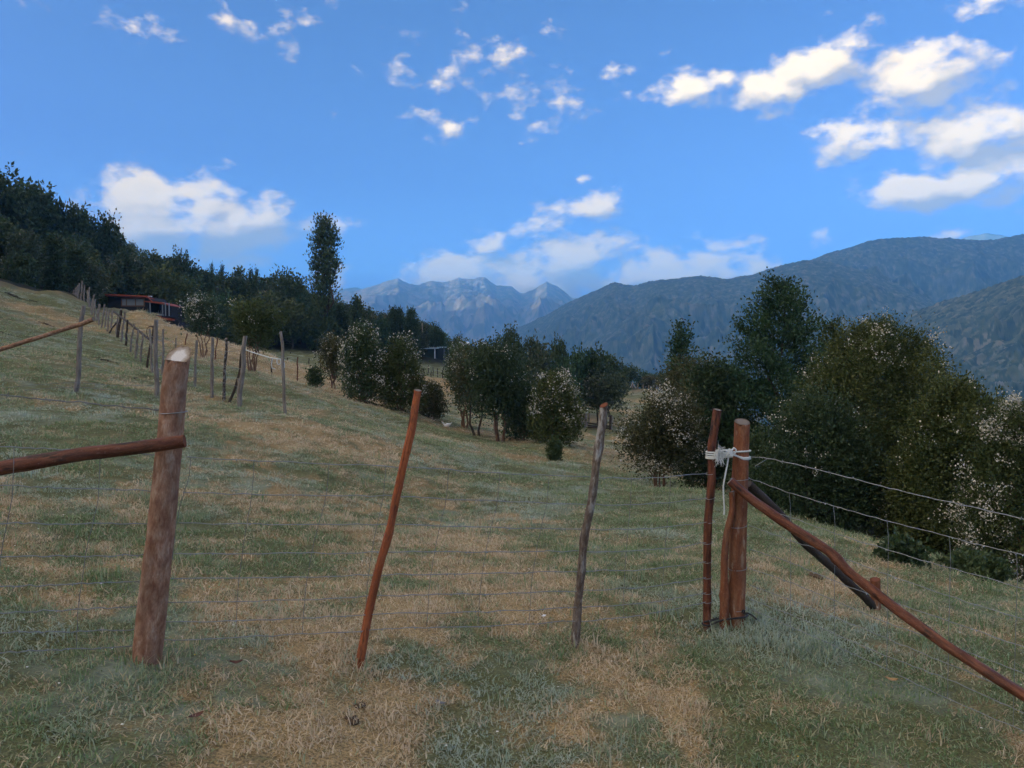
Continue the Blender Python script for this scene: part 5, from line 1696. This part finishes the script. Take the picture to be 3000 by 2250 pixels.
def hbox(x0, x1, y0, y1, d0, d1, mat=None):
    """a box between pixel columns x0..x1 and pixel rows y0 (top)..y1, from depth d0 to d1 behind the facade"""
    a, b = HPt(x0, y1), HPt(x1, y0)
    mb = MB()
    mb.box((a[0], HY + d0, a[2]), (b[0], HY + d1, b[2]))
    return mb


wall = part('wall', hbox(318, 434, 868, 962, 0, 5.5), CLAD, house, False)
n = 14
for k in range(n):                # board joints
    y0 = 869 + k * 6.2
    part('board', hbox(317.6, 434.4, y0, y0 + 5.6, -.05, -.003), CLAD, wall, False)
win = part('window', hbox(356, 425, 873, 898, -.12, -.055), FRAME, house, False, None, 'wide three-light window with drawn curtains')
for (x0, x1) in ((359.5, 370), (373, 396.5), (400, 421.5)):
    part('pane', hbox(x0, x1, 877, 895, -.135, -.125), GLASS, win, False)
# roof slab, its front edge sloping a little to the right, and the rake at its right end
mb = MB()
a, b, c, d = HPt(311, 862), HPt(441, 868), HPt(441, 872), HPt(313, 866)
mb.hexa([(d[0], HY - .9, d[2]), (c[0], HY - .9, c[2]), (c[0] + .0, HY + 6, c[2] - 1.0), (d[0], HY + 6, d[2] - 1.0), (a[0], HY - .9, a[2]), (b[0], HY - .9, b[2]), (b[0], HY + 6, b[2] - 1.0), (a[0], HY + 6, a[2] - 1.0)])
roof = part('roof', mb, REDM, house, False)
mb = MB()
p, q = HPt(440, 869), HPt(455, 884.5)
w = .14
mb.hexa([(p[0] - .05, HY - .93, p[2] - w), (q[0], HY - .93, q[2] - w), (q[0], HY - .80, q[2] - w), (p[0] - .05, HY - .80, p[2] - w), (p[0] - .05, HY - .93, p[2] + .03), (q[0], HY - .93, q[2] + .03), (q[0], HY - .80, q[2] + .03), (p[0] - .05, HY - .80, p[2] + .03)])
part('rake', mb, REDM, roof, False)
mb = MB()
e1, e2 = HPt(434, 870), HPt(434, 886)
mb.hexa([(e1[0], HY - .3, e2[2]), (q[0] - .3, HY - .3, e2[2]), (q[0] - .3, HY + 5, e2[2]), (e1[0], HY + 5, e2[2]), (e1[0], HY - .3, e1[2]), (e1[0] + .15, HY - .3, e1[2]), (e1[0] + .15, HY + 5, e1[2]), (e1[0], HY + 5, e1[2])])
part('gable', mb, CLAD, house, False)
part('vent', hbox(415, 423, 863, 867.5, 2, 2.4), WHITEP, roof, False)
# porch
mb = MB()
a, b, c = HPt(433, 883.5), HPt(484, 887), HPt(505, 895.5)
mb.hexa([(a[0], HY - 1.2, a[2] - .12), (b[0], HY - 1.2, b[2] - .26), (b[0], HY + 4, b[2] - .26), (a[0], HY + 4, a[2] - .12), (a[0], HY - 1.2, a[2]), (b[0], HY - 1.2, b[2]), (b[0], HY + 4, b[2]), (a[0], HY + 4, a[2])])
pr_ = part('porch_roof', mb, REDM, house, False)
mb = MB()
mb.hexa([(b[0], HY - 1.2, b[2] - .26), (c[0], HY - .6, c[2] - .10), (c[0], HY + 4, c[2] - .10), (b[0], HY + 4, b[2] - .26), (b[0], HY - 1.2, b[2]), (c[0], HY - .6, c[2]), (c[0], HY + 4, c[2]), (b[0], HY + 4, b[2])])
part('hip', mb, REDM, pr_, False)
part('back_wall', hbox(434, 500, 888, 932, 3.4, 3.6), CLAD, house, False)
part('side_wall', hbox(490, 504, 897, 930, -.2, 3.3), CLAD, house, False)
for x in (449, 485, 493.5, 504):
    part('porch_post', hbox(x - 1, x + 1, 889, 931, -1.0, -.85), GREYP, house, False)
for x in (454, 461, 468, 475):
    part('chair_back', hbox(x, x + .9, 908, 922, 1.0, 1.05), GREYP, house, False)
part('bench', hbox(455, 472, 916, 918, .2, .7), GREYP, house, False)
part('table_top', hbox(462, 476, 921.5, 923.5, -.3, .5), WHITEP, house, False)
mb = hbox(432, 506, 927, 931, -1.3, 4)
part('deck', mb, CLAD, house, False)
dk = part('lower_roof', hbox(455, 486, 927.5, 934, -2.2, -1.35), REDD, house, False)
mb = MB()
a, b = HPt(486, 931), HPt(526, 936)
mb.hexa([(a[0], HY - 2.3, a[2] - .32), (b[0], HY - 2.3, b[2] - .3), (b[0], HY + 2, b[2] - .3), (a[0], HY + 2, a[2] - .32), (a[0], HY - 2.3, a[2]), (b[0], HY - 2.3, b[2]), (b[0], HY + 2, b[2]), (a[0], HY + 2, a[2])])
part('lower_roof', mb, REDD, house, False)
part('lower_wall', hbox(470, 538, 937, 960, -1.5, 3), CLAD, house, False)

# shed in the dip and the roofs beyond
SY = 138.0


def SPt(px, py):
    d = pix_dir(px, py)
    return np.array((d.x * SY, SY, EYE + d.z * SY))


def sbox(x0, x1, y0, y1, d0, d1, Y=None):
    Y = Y or SY
    a, b = pix_dir(x0, y1), pix_dir(x1, y0)
    mb = MB()
    mb.box((a.x * Y, Y + d0, EYE + a.z * Y), (b.x * Y, Y + d1, EYE + b.z * Y))
    return mb


sb = on_ground(1255, 1049, SY)
shed = thing('shed', 'low dark green shed with a pale blue metal roof', 'shed', sb)
part('wall', sbox(1207, 1272, 1020, 1056, 0, 5), SHEDW, shed, False)
part('side_wall', sbox(1272.2, 1297, 1019, 1054, 1.2, 5), CLAD_B, shed, False)
part('corner_post', sbox(1273, 1275.4, 1021, 1052, -.25, -.02), WHITEP, shed, False)
mb = MB()
a, b, c, d = SPt(1204, 1020.5), SPt(1278, 1020), SPt(1301, 1014), SPt(1238, 1013.5)
t = .14
mb.hexa([(a[0], SY - .6, a[2] - t), (b[0], SY - .6, b[2] - t), (c[0], SY + 5.5, c[2] - t), (d[0], SY + 5.5, d[2] - t), (a[0], SY - .6, a[2]), (b[0], SY - .6, b[2]), (c[0], SY + 5.5, c[2]), (d[0], SY + 5.5, d[2])])
part('roof', mb, SHEDR, shed, False)
part('window_shutter', sbox(1220, 1232, 1028, 1040, -.04, -.01), CLAD, shed, False)


def cottage(label, x0, x1, ytop, yeave, ybase, Y, wallm):
    b_ = pix_dir((x0 + x1) / 2, ybase)
    o = thing('cottage', label, 'house', (b_.x * Y, Y, EYE + b_.z * Y))
    part('wall', sbox(x0 + 1.5, x1 - 1.5, yeave, ybase, 0, 5, Y), wallm, o, False)
    part('window', sbox((x0 * 2 + x1) / 3 - 2, (x0 * 2 + x1) / 3 + 2, yeave + 3, yeave + 8, -.08, -.01, Y), GLASS, o, False)
    a, b, c = pix_dir(x0, yeave), pix_dir(x1, yeave), pix_dir((x0 + x1) / 2, ytop)
    mb = MB()
    zl, zt = EYE + a.z * Y, EYE + c.z * Y
    mb.hexa([(a.x * Y, Y - .5, zl), (b.x * Y, Y - .5, zl), (b.x * Y, Y + 2.5, zt), (a.x * Y, Y + 2.5, zt), (a.x * Y, Y - .5, zl + .15), (b.x * Y, Y - .5, zl + .15), (b.x * Y, Y + 2.5, zt + .15), (a.x * Y, Y + 2.5, zt + .15)])
    mb.hexa([(a.x * Y, Y + 2.5, zt), (b.x * Y, Y + 2.5, zt), (b.x * Y, Y + 5.5, zl), (a.x * Y, Y + 5.5, zl), (a.x * Y, Y + 2.5, zt + .15), (b.x * Y, Y + 2.5, zt + .15), (b.x * Y, Y + 5.5, zl + .15), (a.x * Y, Y + 5.5, zl + .15)])
    part('roof', mb, WHITEROOF, o, False)


WHITEROOF = plain('white_sheet_roof', (.80, .82, .84), .35, .1, .5, .05, 2)
cottage('white-roofed cottage half hidden behind the shed roof', 1208, 1243, 1008, 1017, 1040, 146, SHEDW)
cottage('white-roofed cottage among the trees right of the shed', 1322, 1374, 1003, 1015, 1050, 165, SHEDW)
cottage('small white-roofed cottage behind the bronze crown', 1400, 1424, 1004, 1011, 1050, 170, SHEDW)
pb = on_ground(1313, 1045, 142)
pen = thing('pen_frame', 'open timber pen frame beside the shed', 'pen', pb)
for (x0, x1, y0, y1) in ((1302, 1303.5, 1025, 1043), (1314, 1315.6, 1020, 1044), (1327, 1328.5, 1020, 1044)):
    part('pen_post', sbox(x0, x1, y0, y1 + 4, 0, .1, 142), GREYP, pen, False)
part('top_bar', sbox(1314, 1329, 1019, 1020.2, .11, .2, 142), GREYP, pen, False)
part('floor_bar', sbox(1300, 1316, 1039, 1041, .11, .3, 142), GREYP, pen, False)


# ------------------------------------------------------------------ hens and birds
def bird(name, label, px, py, Y, h_px, face, cols, low=False, cat='hen'):
    g = on_ground(px, py, Y)
    h = h_px * g.y / F
    o = thing(name, label, cat, g)
    # one continuous body: tail, rump, breast, neck, head, beak as rings along a bent spine
    if low:
        sp = np.array([(-.62, .60), (-.5, .56), (-.30, .50), (-.05, .46), (.18, .46), (.36, .52), (.48, .62), (.58, .66), (.68, .65), (.78, .63)])
        rr = np.array([.02, .09, .18, .23, .22, .15, .10, .10, .06, .006])
    else:
        sp = np.array([(-.62, .74), (-.5, .66), (-.30, .54), (-.05, .47), (.18, .50), (.32, .62), (.42, .76), (.49, .88), (.57, .92), (.68, .90)])
        rr = np.array([.03, .12, .20, .26, .25, .17, .10, .085, .07, .006])
    mb = MB()
    c, s = math.cos(face), math.sin(face)
    mb.tube([(g.x + p[0] * h * c, g.y + p[0] * h * s, g.z + p[1] * h) for p in resample(np.column_stack([sp[:, 0], sp[:, 1], sp[:, 0] * 0]), 24)], np.interp(np.linspace(0, 1, 24), np.linspace(0, 1, 10), rr) * h, 12, cap=3)
    part('body', mb, cols[0], o)
    mb = MB()
    for k in range(5):
        a = (k - 2) * .16
        mb.tube([(g.x - .48 * h * c, g.y - .48 * h * s, g.z + .63 * h), (g.x - (.70) * h * c + a * h * s * .4, g.y - .70 * h * s - a * h * c * .4, g.z + (.80 + .12 * abs(k - 2) * .4) * h * (.78 if low else 1))], [.05 * h, .02 * h], 5, cap=3)
    part('tail', mb, cols[0], o)
    for sd in (-1, 1):
        mb = MB()
        x, y = g.x + .0 * c - sd * .07 * h * s, g.y + .0 * s + sd * .07 * h * c
        mb.tube([(x, y, g.z - .01), (x - .03 * h * c, y - .03 * h * s, g.z + .16 * h), (x, y, g.z + .36 * h)], [.02 * h, .02 * h, .07 * h], 6, cap=3)
        for t in (-.5, 0, .5):
            mb.tube([(x, y, g.z + .01 * h), (x + .12 * h * math.cos(face + t), y + .12 * h * math.sin(face + t), g.z + .008 * h)], .012 * h, 4, cap=3)
        part('leg', mb, cols[1], o)
    if cat == 'hen':
        mb = MB()
        x, z = g.x + .50 * h * c, g.z + .98 * h * (1 if not low else .74)
        mb.add([(x - .05 * h * c, g.y + .5 * h * s - .05 * h * s, z - .04 * h), (x + .07 * h * c, g.y + .57 * h * s, z - .05 * h), (x + .03 * h * c, g.y + .53 * h * s, z + .05 * h), (x - .03 * h * c + .012 * h, g.y + .47 * h * s + .012 * h, z + .04 * h)], [(0, 1, 2, 3)], [(3, 1, 0), (3, 2, 1)])
        part('comb', mb, cols[2], o)
    return o


HEN_W = plain('white_feathers', (.78, .78, .76), .8, 0, .2, .06, 20)
HEN_B = plain('brown_feathers', (.16, .075, .03), .8, 0, .2, .3, 20)
LEG_Y = plain('yellow_legs', (.38, .26, .08), .6)
COMB = plain('red_comb', (.35, .03, .02), .6)
BIRD_D = plain('dark_plumage', (.02, .022, .03), .6)
bird('hen', 'white hen walking on the grass left of the meadow clump', 1308, 1257, 34, 23, math.pi, (HEN_W, LEG_Y, COMB))
bird('hen', 'brown hen on the grass beyond the blossom shrub', 1712, 1309, 36, 12, math.pi, (HEN_B, LEG_Y, COMB), True)
bird('hen', 'small white hen pecking left of the pink-stemmed shrub', 1806, 1327, 35, 11, 1.8, (HEN_W, LEG_Y, COMB), True)
bird('small_bird', 'little dark bird on the grass left of the white-topped post, left one', 397, 1112, 17, 9, .4, (BIRD_D, BIRD_D), True, 'bird')
bird('small_bird', 'little dark bird on the grass left of the white-topped post, right one', 426, 1110, 17.5, 8, 2.6, (BIRD_D, BIRD_D), True, 'bird')

# ------------------------------------------------------------------ litter and brush
TWIG = plain('dead_twigs', (.05, .042, .034), .9, 0, .2, .4, 30)


def brush(label, px, py, Y, w_px, seed):
    g = on_ground(px, py, Y)
    w = w_px * g.y / F
    o = thing('brush_pile', label, 'brush pile', g)
    rng = np.random.default_rng(seed)
    mb = MB()
    for k in range(70):
        c = np.array((g.x + rng.normal(0, w * .3), g.y + rng.normal(0, w * .16), 0))
        a = rng.uniform(0, math.pi)
        L = w * rng.uniform(.10, .35)
        d = np.array((math.cos(a), math.sin(a) * .5, rng.uniform(-.05, .25)))
        c[2] = gz(c[0], c[1]) + rng.uniform(0, .03 * w)
        mb.tube([c - d * L / 2, c + rng.normal(0, L * .08, 3), c + d * L / 2], [.006 * w + .004] * 2 + [.003], 4)
    part('twigs', mb, TWIG, o)['kind'] = 'stuff'


brush('dark heap of dead branches high on the left meadow', 50, 872, 48, 78, 1)
brush('small dark heap of twigs in the middle of the left meadow', 135, 950, 34, 36, 2)
brush('dark heap of twigs at the left edge of the meadow', 12, 978, 28, 50, 3)
brush('dark twigs on the grass right of the brace post', 290, 1052, 19, 70, 4)
LEAF_B = plain('dead_leaf', (.10, .035, .02), .7)
LEAF_T = plain('dry_leaf', (.40, .25, .11), .7)
PAPER = plain('white_paper', (.80, .80, .79), .6)
SLATE = plain('grey_slate', (.17, .18, .19), .7)
DUNG = plain('dry_dung', (.115, .085, .06), .95, 0, .1, .4, 60)


def scrap(name, label, cat, px, py, Y, L, W, m, rz, lift=.03, curl=.25):
    g = on_ground(px, py, Y)
    o = thing(name, label, cat, g + Vector((0, 0, lift)), rz)
    u = np.linspace(-1, 1, 7)
    v, q = [], []
    for i, t in enumerate(u):
        wd = W * (1 - abs(t) ** 2.2) + .002 if cat == 'leaf' else W
        for s_ in (-1, 0, 1):
            v.append((t * L / 2, s_ * wd / 2, curl * L * (t * t * .5 + (s_ * s_) * .25)))
    for i in range(6):
        for j in range(2):
            q.append((i * 3 + j, i * 3 + j + 1, (i + 1) * 3 + j + 1, (i + 1) * 3 + j))
    v = np.array(v)
    n_ = len(v)
    q = np.array(q)
    v2 = np.vstack([v, v - np.array((0, 0, .0012))])
    me = mesh_np(name, v2, np.vstack([q, q[:, ::-1] + n_]), [m])
    ch = obj('blade' if cat == 'leaf' else 'sheet', me, o)
    mb = MB()
    mb.tube([(-L / 2, 0, curl * L * .5), (-L * .72, .004, curl * L * .62)], .0011, 4, cap=3)
    if cat == 'leaf':
        part('stalk', mb, m, o, base=Vector((0, 0, 0)))


scrap('fallen_leaf', 'dark red dead leaf in the grass right of the white-topped post', 'leaf', 692, 1962, 3.45, .055, .03, LEAF_B, .2, .03, .35)
scrap('fallen_leaf', 'tan dry leaf below the long brace pole', 'leaf', 2612, 2012, 3.95, .06, .035, LEAF_T, -.5, .035, .3)
scrap('fallen_leaf', 'brownish leaf in the grass at the bottom left', 'leaf', 575, 2120, 2.95, .06, .028, LEAF_B, .9, .03, .2)
scrap('paper_scrap', 'small white scrap of paper by the lowest gate wire', 'paper', 1593, 1818, 4.6, .035, .02, PAPER, 1.1, .03, .1)
scrap('slate_chip', 'flat grey chip of slate in the foreground grass', 'stone', 1290, 2077, 3.35, .05, .02, SLATE, -.6, .03, .1)


def clod(label, px, py, Y, r, seed):
    g = on_ground(px, py, Y)
    o = thing('dung_clod', label, 'clod', g)
    rng = np.random.default_rng(seed)
    for k in range(4):
        c = np.array((g.x + rng.normal(0, r * .7), g.y + rng.normal(0, r * .6), g.z + r * .35))
        th, ph = np.meshgrid(np.linspace(0, 2 * math.pi, 15)[:-1], np.linspace(.1, math.pi - .1, 8))
        d = np.stack([np.sin(ph) * np.cos(th), np.sin(ph) * np.sin(th), np.cos(ph) * .6], -1)
        rad = r * rng.uniform(.5, .9) * (1 + .45 * fbm(d[..., 0] * 2 + k, d[..., 1] * 2, d[..., 2] * 2, 3, seed + k))
        v = (c + d * rad[..., None]).reshape(-1, 3)
        i, j = np.meshgrid(np.arange(7), np.arange(14), indexing='ij')
        q = np.stack([i * 14 + j, (i + 1) * 14 + j, (i + 1) * 14 + (j + 1) % 14, i * 14 + (j + 1) % 14], -1).reshape(-1, 4)
        mb = MB()
        mb.add(v, q)
        part('lump', mb, DUNG, o)


clod('crumbled dark clod in the dry grass below the orange stake', 1035, 2118, 3.2, .022, 11)
clod('second crumbled clod just above the first, below the orange stake', 1055, 2070, 3.35, .017, 12)
clod('dark clod beside the grey lichened stake on the right', 2380, 1690, 6, .03, 13)


# ------------------------------------------------------------------ grass: short blades in clumps, strewn over the meadow (uncountable: one object)
def clump_mesh(name, seed, n, rad, hmin, hmax, wid, lean=.6):
    rng = np.random.default_rng(seed)
    a = rng.uniform(0, 2 * math.pi, n)
    r = rad * np.sqrt(rng.uniform(0, 1, n))
    base = np.column_stack([np.cos(a) * r, np.sin(a) * r, np.full(n, -.006)])
    az = rng.uniform(0, 2 * math.pi, n)
    h = rng.uniform(hmin, hmax, n)
    ln = h * rng.uniform(.1, 1.0, n) * lean * 1.6
    d = np.column_stack([np.cos(az), np.sin(az), np.zeros(n)])
    s = np.column_stack([-np.sin(az), np.cos(az), np.zeros(n)]) * (wid * rng.uniform(.6, 1.3, n))[:, None] / 2
    mid = base + d * (ln * .35)[:, None] + np.array([0, 0, 1]) * (h * .62)[:, None]
    tip = base + d * ln[:, None] + np.array([0, 0, 1]) * (h * rng.uniform(.75, 1.0, n))[:, None]
    v = np.stack([base - s, base + s, mid + s * .8, mid - s * .8, tip], 1).reshape(-1, 3)
    k = np.arange(n)[:, None] * 5
    q = k + np.array([[0, 1, 2, 3]])
    t = k + np.array([[3, 2, 4]])
    rnd = np.repeat(rng.uniform(0, 1, n), 5)
    return mesh_np(name, v, [q, t], [GRASSM], {'blade': rnd}, smooth=False)


def grass_mat():
    b = NB('grass_blades')
    dry = b.attr('dry', 'INSTANCER').outputs['Fac']
    dew = b.attr('dew', 'INSTANCER').outputs['Fac']
    bl = b.attr('blade').outputs['Fac']
    f = b.math('ADD', dry, b.math('MULTIPLY_ADD', bl, 1.05, -.52), None, True)
    c = b.ramp(f, [(.0, (.17, .26, .11)), (.22, (.33, .43, .24)), (.45, (.45, .45, .28)), (.62, (.52, .42, .27)), (.82, (.62, .48, .32)), (1, (.74, .62, .44))])
    c = b.mix(dew, c, (.52, .60, .52))
    s1 = b.bsdf(c, .55, .3)
    tr = b.N.new('ShaderNodeBsdfTranslucent')
    b.L.new(c, tr.inputs['Color'])
    mx = b.N.new('ShaderNodeMixShader')
    mx.inputs[0].default_value = .42
    b.L.new(s1, mx.inputs[1])
    b.L.new(tr.outputs[0], mx.inputs[2])
    return b.done(mx.outputs[0])


GRASSM = grass_mat()


def build_grass():
    src = bpy.data.collections.new('grass_clumps')
    spec = [(40, .075, .006, .022, .0050, 1.4), (40, .08, .005, .019, .0052, 1.8), (36, .07, .008, .028, .0044, 1.3), (42, .085, .004, .014, .0058, 1.9), (30, .06, .02, .058, .0036, .8), (36, .07, .010, .036, .0036, 1.3)]
    for k, s in enumerate(spec):
        me = clump_mesh('grass_clump', 900 + k, *s)
        o = bpy.data.objects.new('grass_clump', me)
        src.objects.link(o)
    rng = np.random.default_rng(2024)
    xs, ys, sc = [], [], []
    for (r0, r1, dens, s0) in ((1.2, 4.6, 330, 1.0), (4.6, 7.5, 210, 1.15), (7.5, 12, 95, 1.5), (12, 20, 36, 2.1), (20, 34, 13, 3.2), (34, 62, 4.2, 5.0)):
        half = math.radians(43)
        area = half * (r1 ** 2 - r0 ** 2)
        n = int(area * dens)
        r = np.sqrt(rng.uniform(r0 ** 2, r1 ** 2, n))
        a = rng.uniform(-half, half, n)
        xs.append(r * np.sin(a))
        ys.append(r * np.cos(a))
        sc.append(np.full(n, s0) * rng.uniform(.75, 1.3, n))
    x, y, s = np.concatenate(xs), np.concatenate(ys), np.concatenate(sc)
    keep = ~((x > 5.3) & (y > 9)) & ~((y > 30) & (x > 16))
    x, y, s = x[keep], y[keep], s[keep]
    z = ground(x, y)
    dry = np.clip(dryness(x, y) + rng.normal(0, .20, len(x)), 0, 1)
    r = np.hypot(x, y)
    dewf = np.clip(fbm(x / 1.6, y / 1.6, None, 4, 71, .6) * 1.3 - .05, 0, 1) * (1 - sstep(.35, .8, dry)) * rng.uniform(.2, .9, len(x))
    # ranker grass round the feet of the posts
    tall = np.zeros(len(x))
    for (px, py, Y, rad) in ((427, 1960, 3.3, .16), (2140, 1830, 4.6, .22), (2230, 1850, 4.4, .25), (1050, 1955, 3.6, .07), (1685, 1890, 4.23, .07), (2330, 1880, 4.3, .2), (1950, 1800, 4.9, .1)):
        p = P(px, py, Y)
        tall = np.maximum(tall, np.exp(-(((x - p.x) ** 2 + (y - p.y) ** 2) / rad ** 2)))
    idx = rng.integers(0, 4, len(x))
    idx = np.where(rng.uniform(0, 1, len(x)) < .16 + tall, 4 + rng.integers(0, 2, len(x)), idx)
    s = s * (1 + .4 * tall)
    # scale the height less than the spread where the turf is far off, so that it stays short
    sz = np.where(r > 34, s * .34, np.where(r > 20, s * .5, np.where(r > 7.5, s * .72, s)))
    tuft = (rng.uniform(0, 1, len(x)) < .10) & (r > 4.5)
    sz = np.where(tuft, sz * 1.9, sz)
    dry = np.where(tuft, dry * .7, dry)
    # long uncut straw on the slope between fence and house
    uncut = sstep(30, 38, y) * sstep(2, 6, x + .577 * y) * (1 - sstep(-12, -8, x))
    sz = sz * (1 + .9 * uncut)
    me = bpy.data.meshes.new('grass')
    me.vertices.add(len(x))
    me.vertices.foreach_set('co', np.column_stack([x, y, z]).astype(np.float32).ravel())

    def at(nm, typ, val, key):
        q = me.attributes.new(nm, typ, 'POINT')
        q.data.foreach_set(key, val)
    at('dry', 'FLOAT', dry.astype(np.float32), 'value')
    at('dew', 'FLOAT', (np.clip(dewf * 1.0, 0, .85)).astype(np.float32), 'value')
    at('pick', 'INT', idx.astype(np.int32), 'value')
    at('turn', 'FLOAT_VECTOR', np.column_stack([rng.normal(0, .12, len(x)), rng.normal(0, .12, len(x)), rng.uniform(0, 6.28, len(x))]).astype(np.float32).ravel(), 'vector')
    at('size', 'FLOAT_VECTOR', np.column_stack([s, s, sz]).astype(np.float32).ravel(), 'vector')
    o = obj('grass', me)
    tag(o, 'short wet grass, green and straw-coloured, covering the meadow', 'grass', None, 'stuff')
    ng = bpy.data.node_groups.new('strew_grass', 'GeometryNodeTree')
    ng.interface.new_socket('Geometry', in_out='INPUT', socket_type='NodeSocketGeometry')
    ng.interface.new_socket('Geometry', in_out='OUTPUT', socket_type='NodeSocketGeometry')
    N, L = ng.nodes, ng.links
    gi, go = N.new('NodeGroupInput'), N.new('NodeGroupOutput')
    ip = N.new('GeometryNodeInstanceOnPoints')
    ci = N.new('GeometryNodeCollectionInfo')
    ci.inputs['Collection'].default_value = src
    ci.inputs['Separate Children'].default_value = True
    ci.inputs['Reset Children'].default_value = True
    ip.inputs['Pick Instance'].default_value = True

    def na(nm, typ):
        q = N.new('GeometryNodeInputNamedAttribute')
        q.data_type = typ
        q.inputs['Name'].default_value = nm
        return q.outputs['Attribute']
    L.new(gi.outputs[0], ip.inputs['Points'])
    L.new(ci.outputs[0], ip.inputs['Instance'])
    L.new(na('pick', 'INT'), ip.inputs['Instance Index'])
    eu = N.new('FunctionNodeEulerToRotation')
    L.new(na('turn', 'FLOAT_VECTOR'), eu.inputs[0])
    L.new(eu.outputs[0], ip.inputs['Rotation'])
    L.new(na('size', 'FLOAT_VECTOR'), ip.inputs['Scale'])
    L.new(ip.outputs[0], go.inputs[0])
    md = o.modifiers.new('strew', 'NODES')
    md.node_group = ng
    print('grass clumps', len(x))
    # daisies, dewy clover heads and a few buttercups: real little flowers, joined, since nobody could count them
    mb = MB()
    mb2 = MB()
    n = 420
    rr = np.sqrt(rng.uniform(2.4 ** 2, 26 ** 2, n)) * rng.uniform(.3, 1, n)
    rr = np.clip(rr, 2.4, None)
    aa = rng.uniform(-.72, .72, n)
    fx, fy = rr * np.sin(aa), rr * np.cos(aa)
    fz = ground(fx, fy)
    for k in range(n):
        R = rng.uniform(.0028, .006) * (1 + rr[k] / 30)
        c = np.array((fx[k], fy[k], fz[k] + rng.uniform(.015, .04)))
        th = np.linspace(0, 2 * math.pi, 8)[:-1]
        v = np.vstack([c + R * np.column_stack([np.cos(th), np.sin(th), .25 * np.sin(th * 3)]), c + [[0, 0, R * .5]]])
        t = [(i, (i + 1) % 7, 7) for i in range(7)]
        (mb2 if k % 14 == 0 else mb).add(v, None, t)
    o2 = obj('clover_flowers', mb.mesh('clover_flowers', [plain('white_clover', (.75, .75, .70), .7)]))
    tag(o2, 'tiny white clover heads dotted over the meadow', 'flowers', None, 'stuff')
    o3 = obj('buttercups', mb2.mesh('buttercups', [plain('buttercup', (.75, .52, .04), .6)]))
    tag(o3, 'few tiny yellow buttercups in the grass', 'flowers', None, 'stuff')


build_grass()
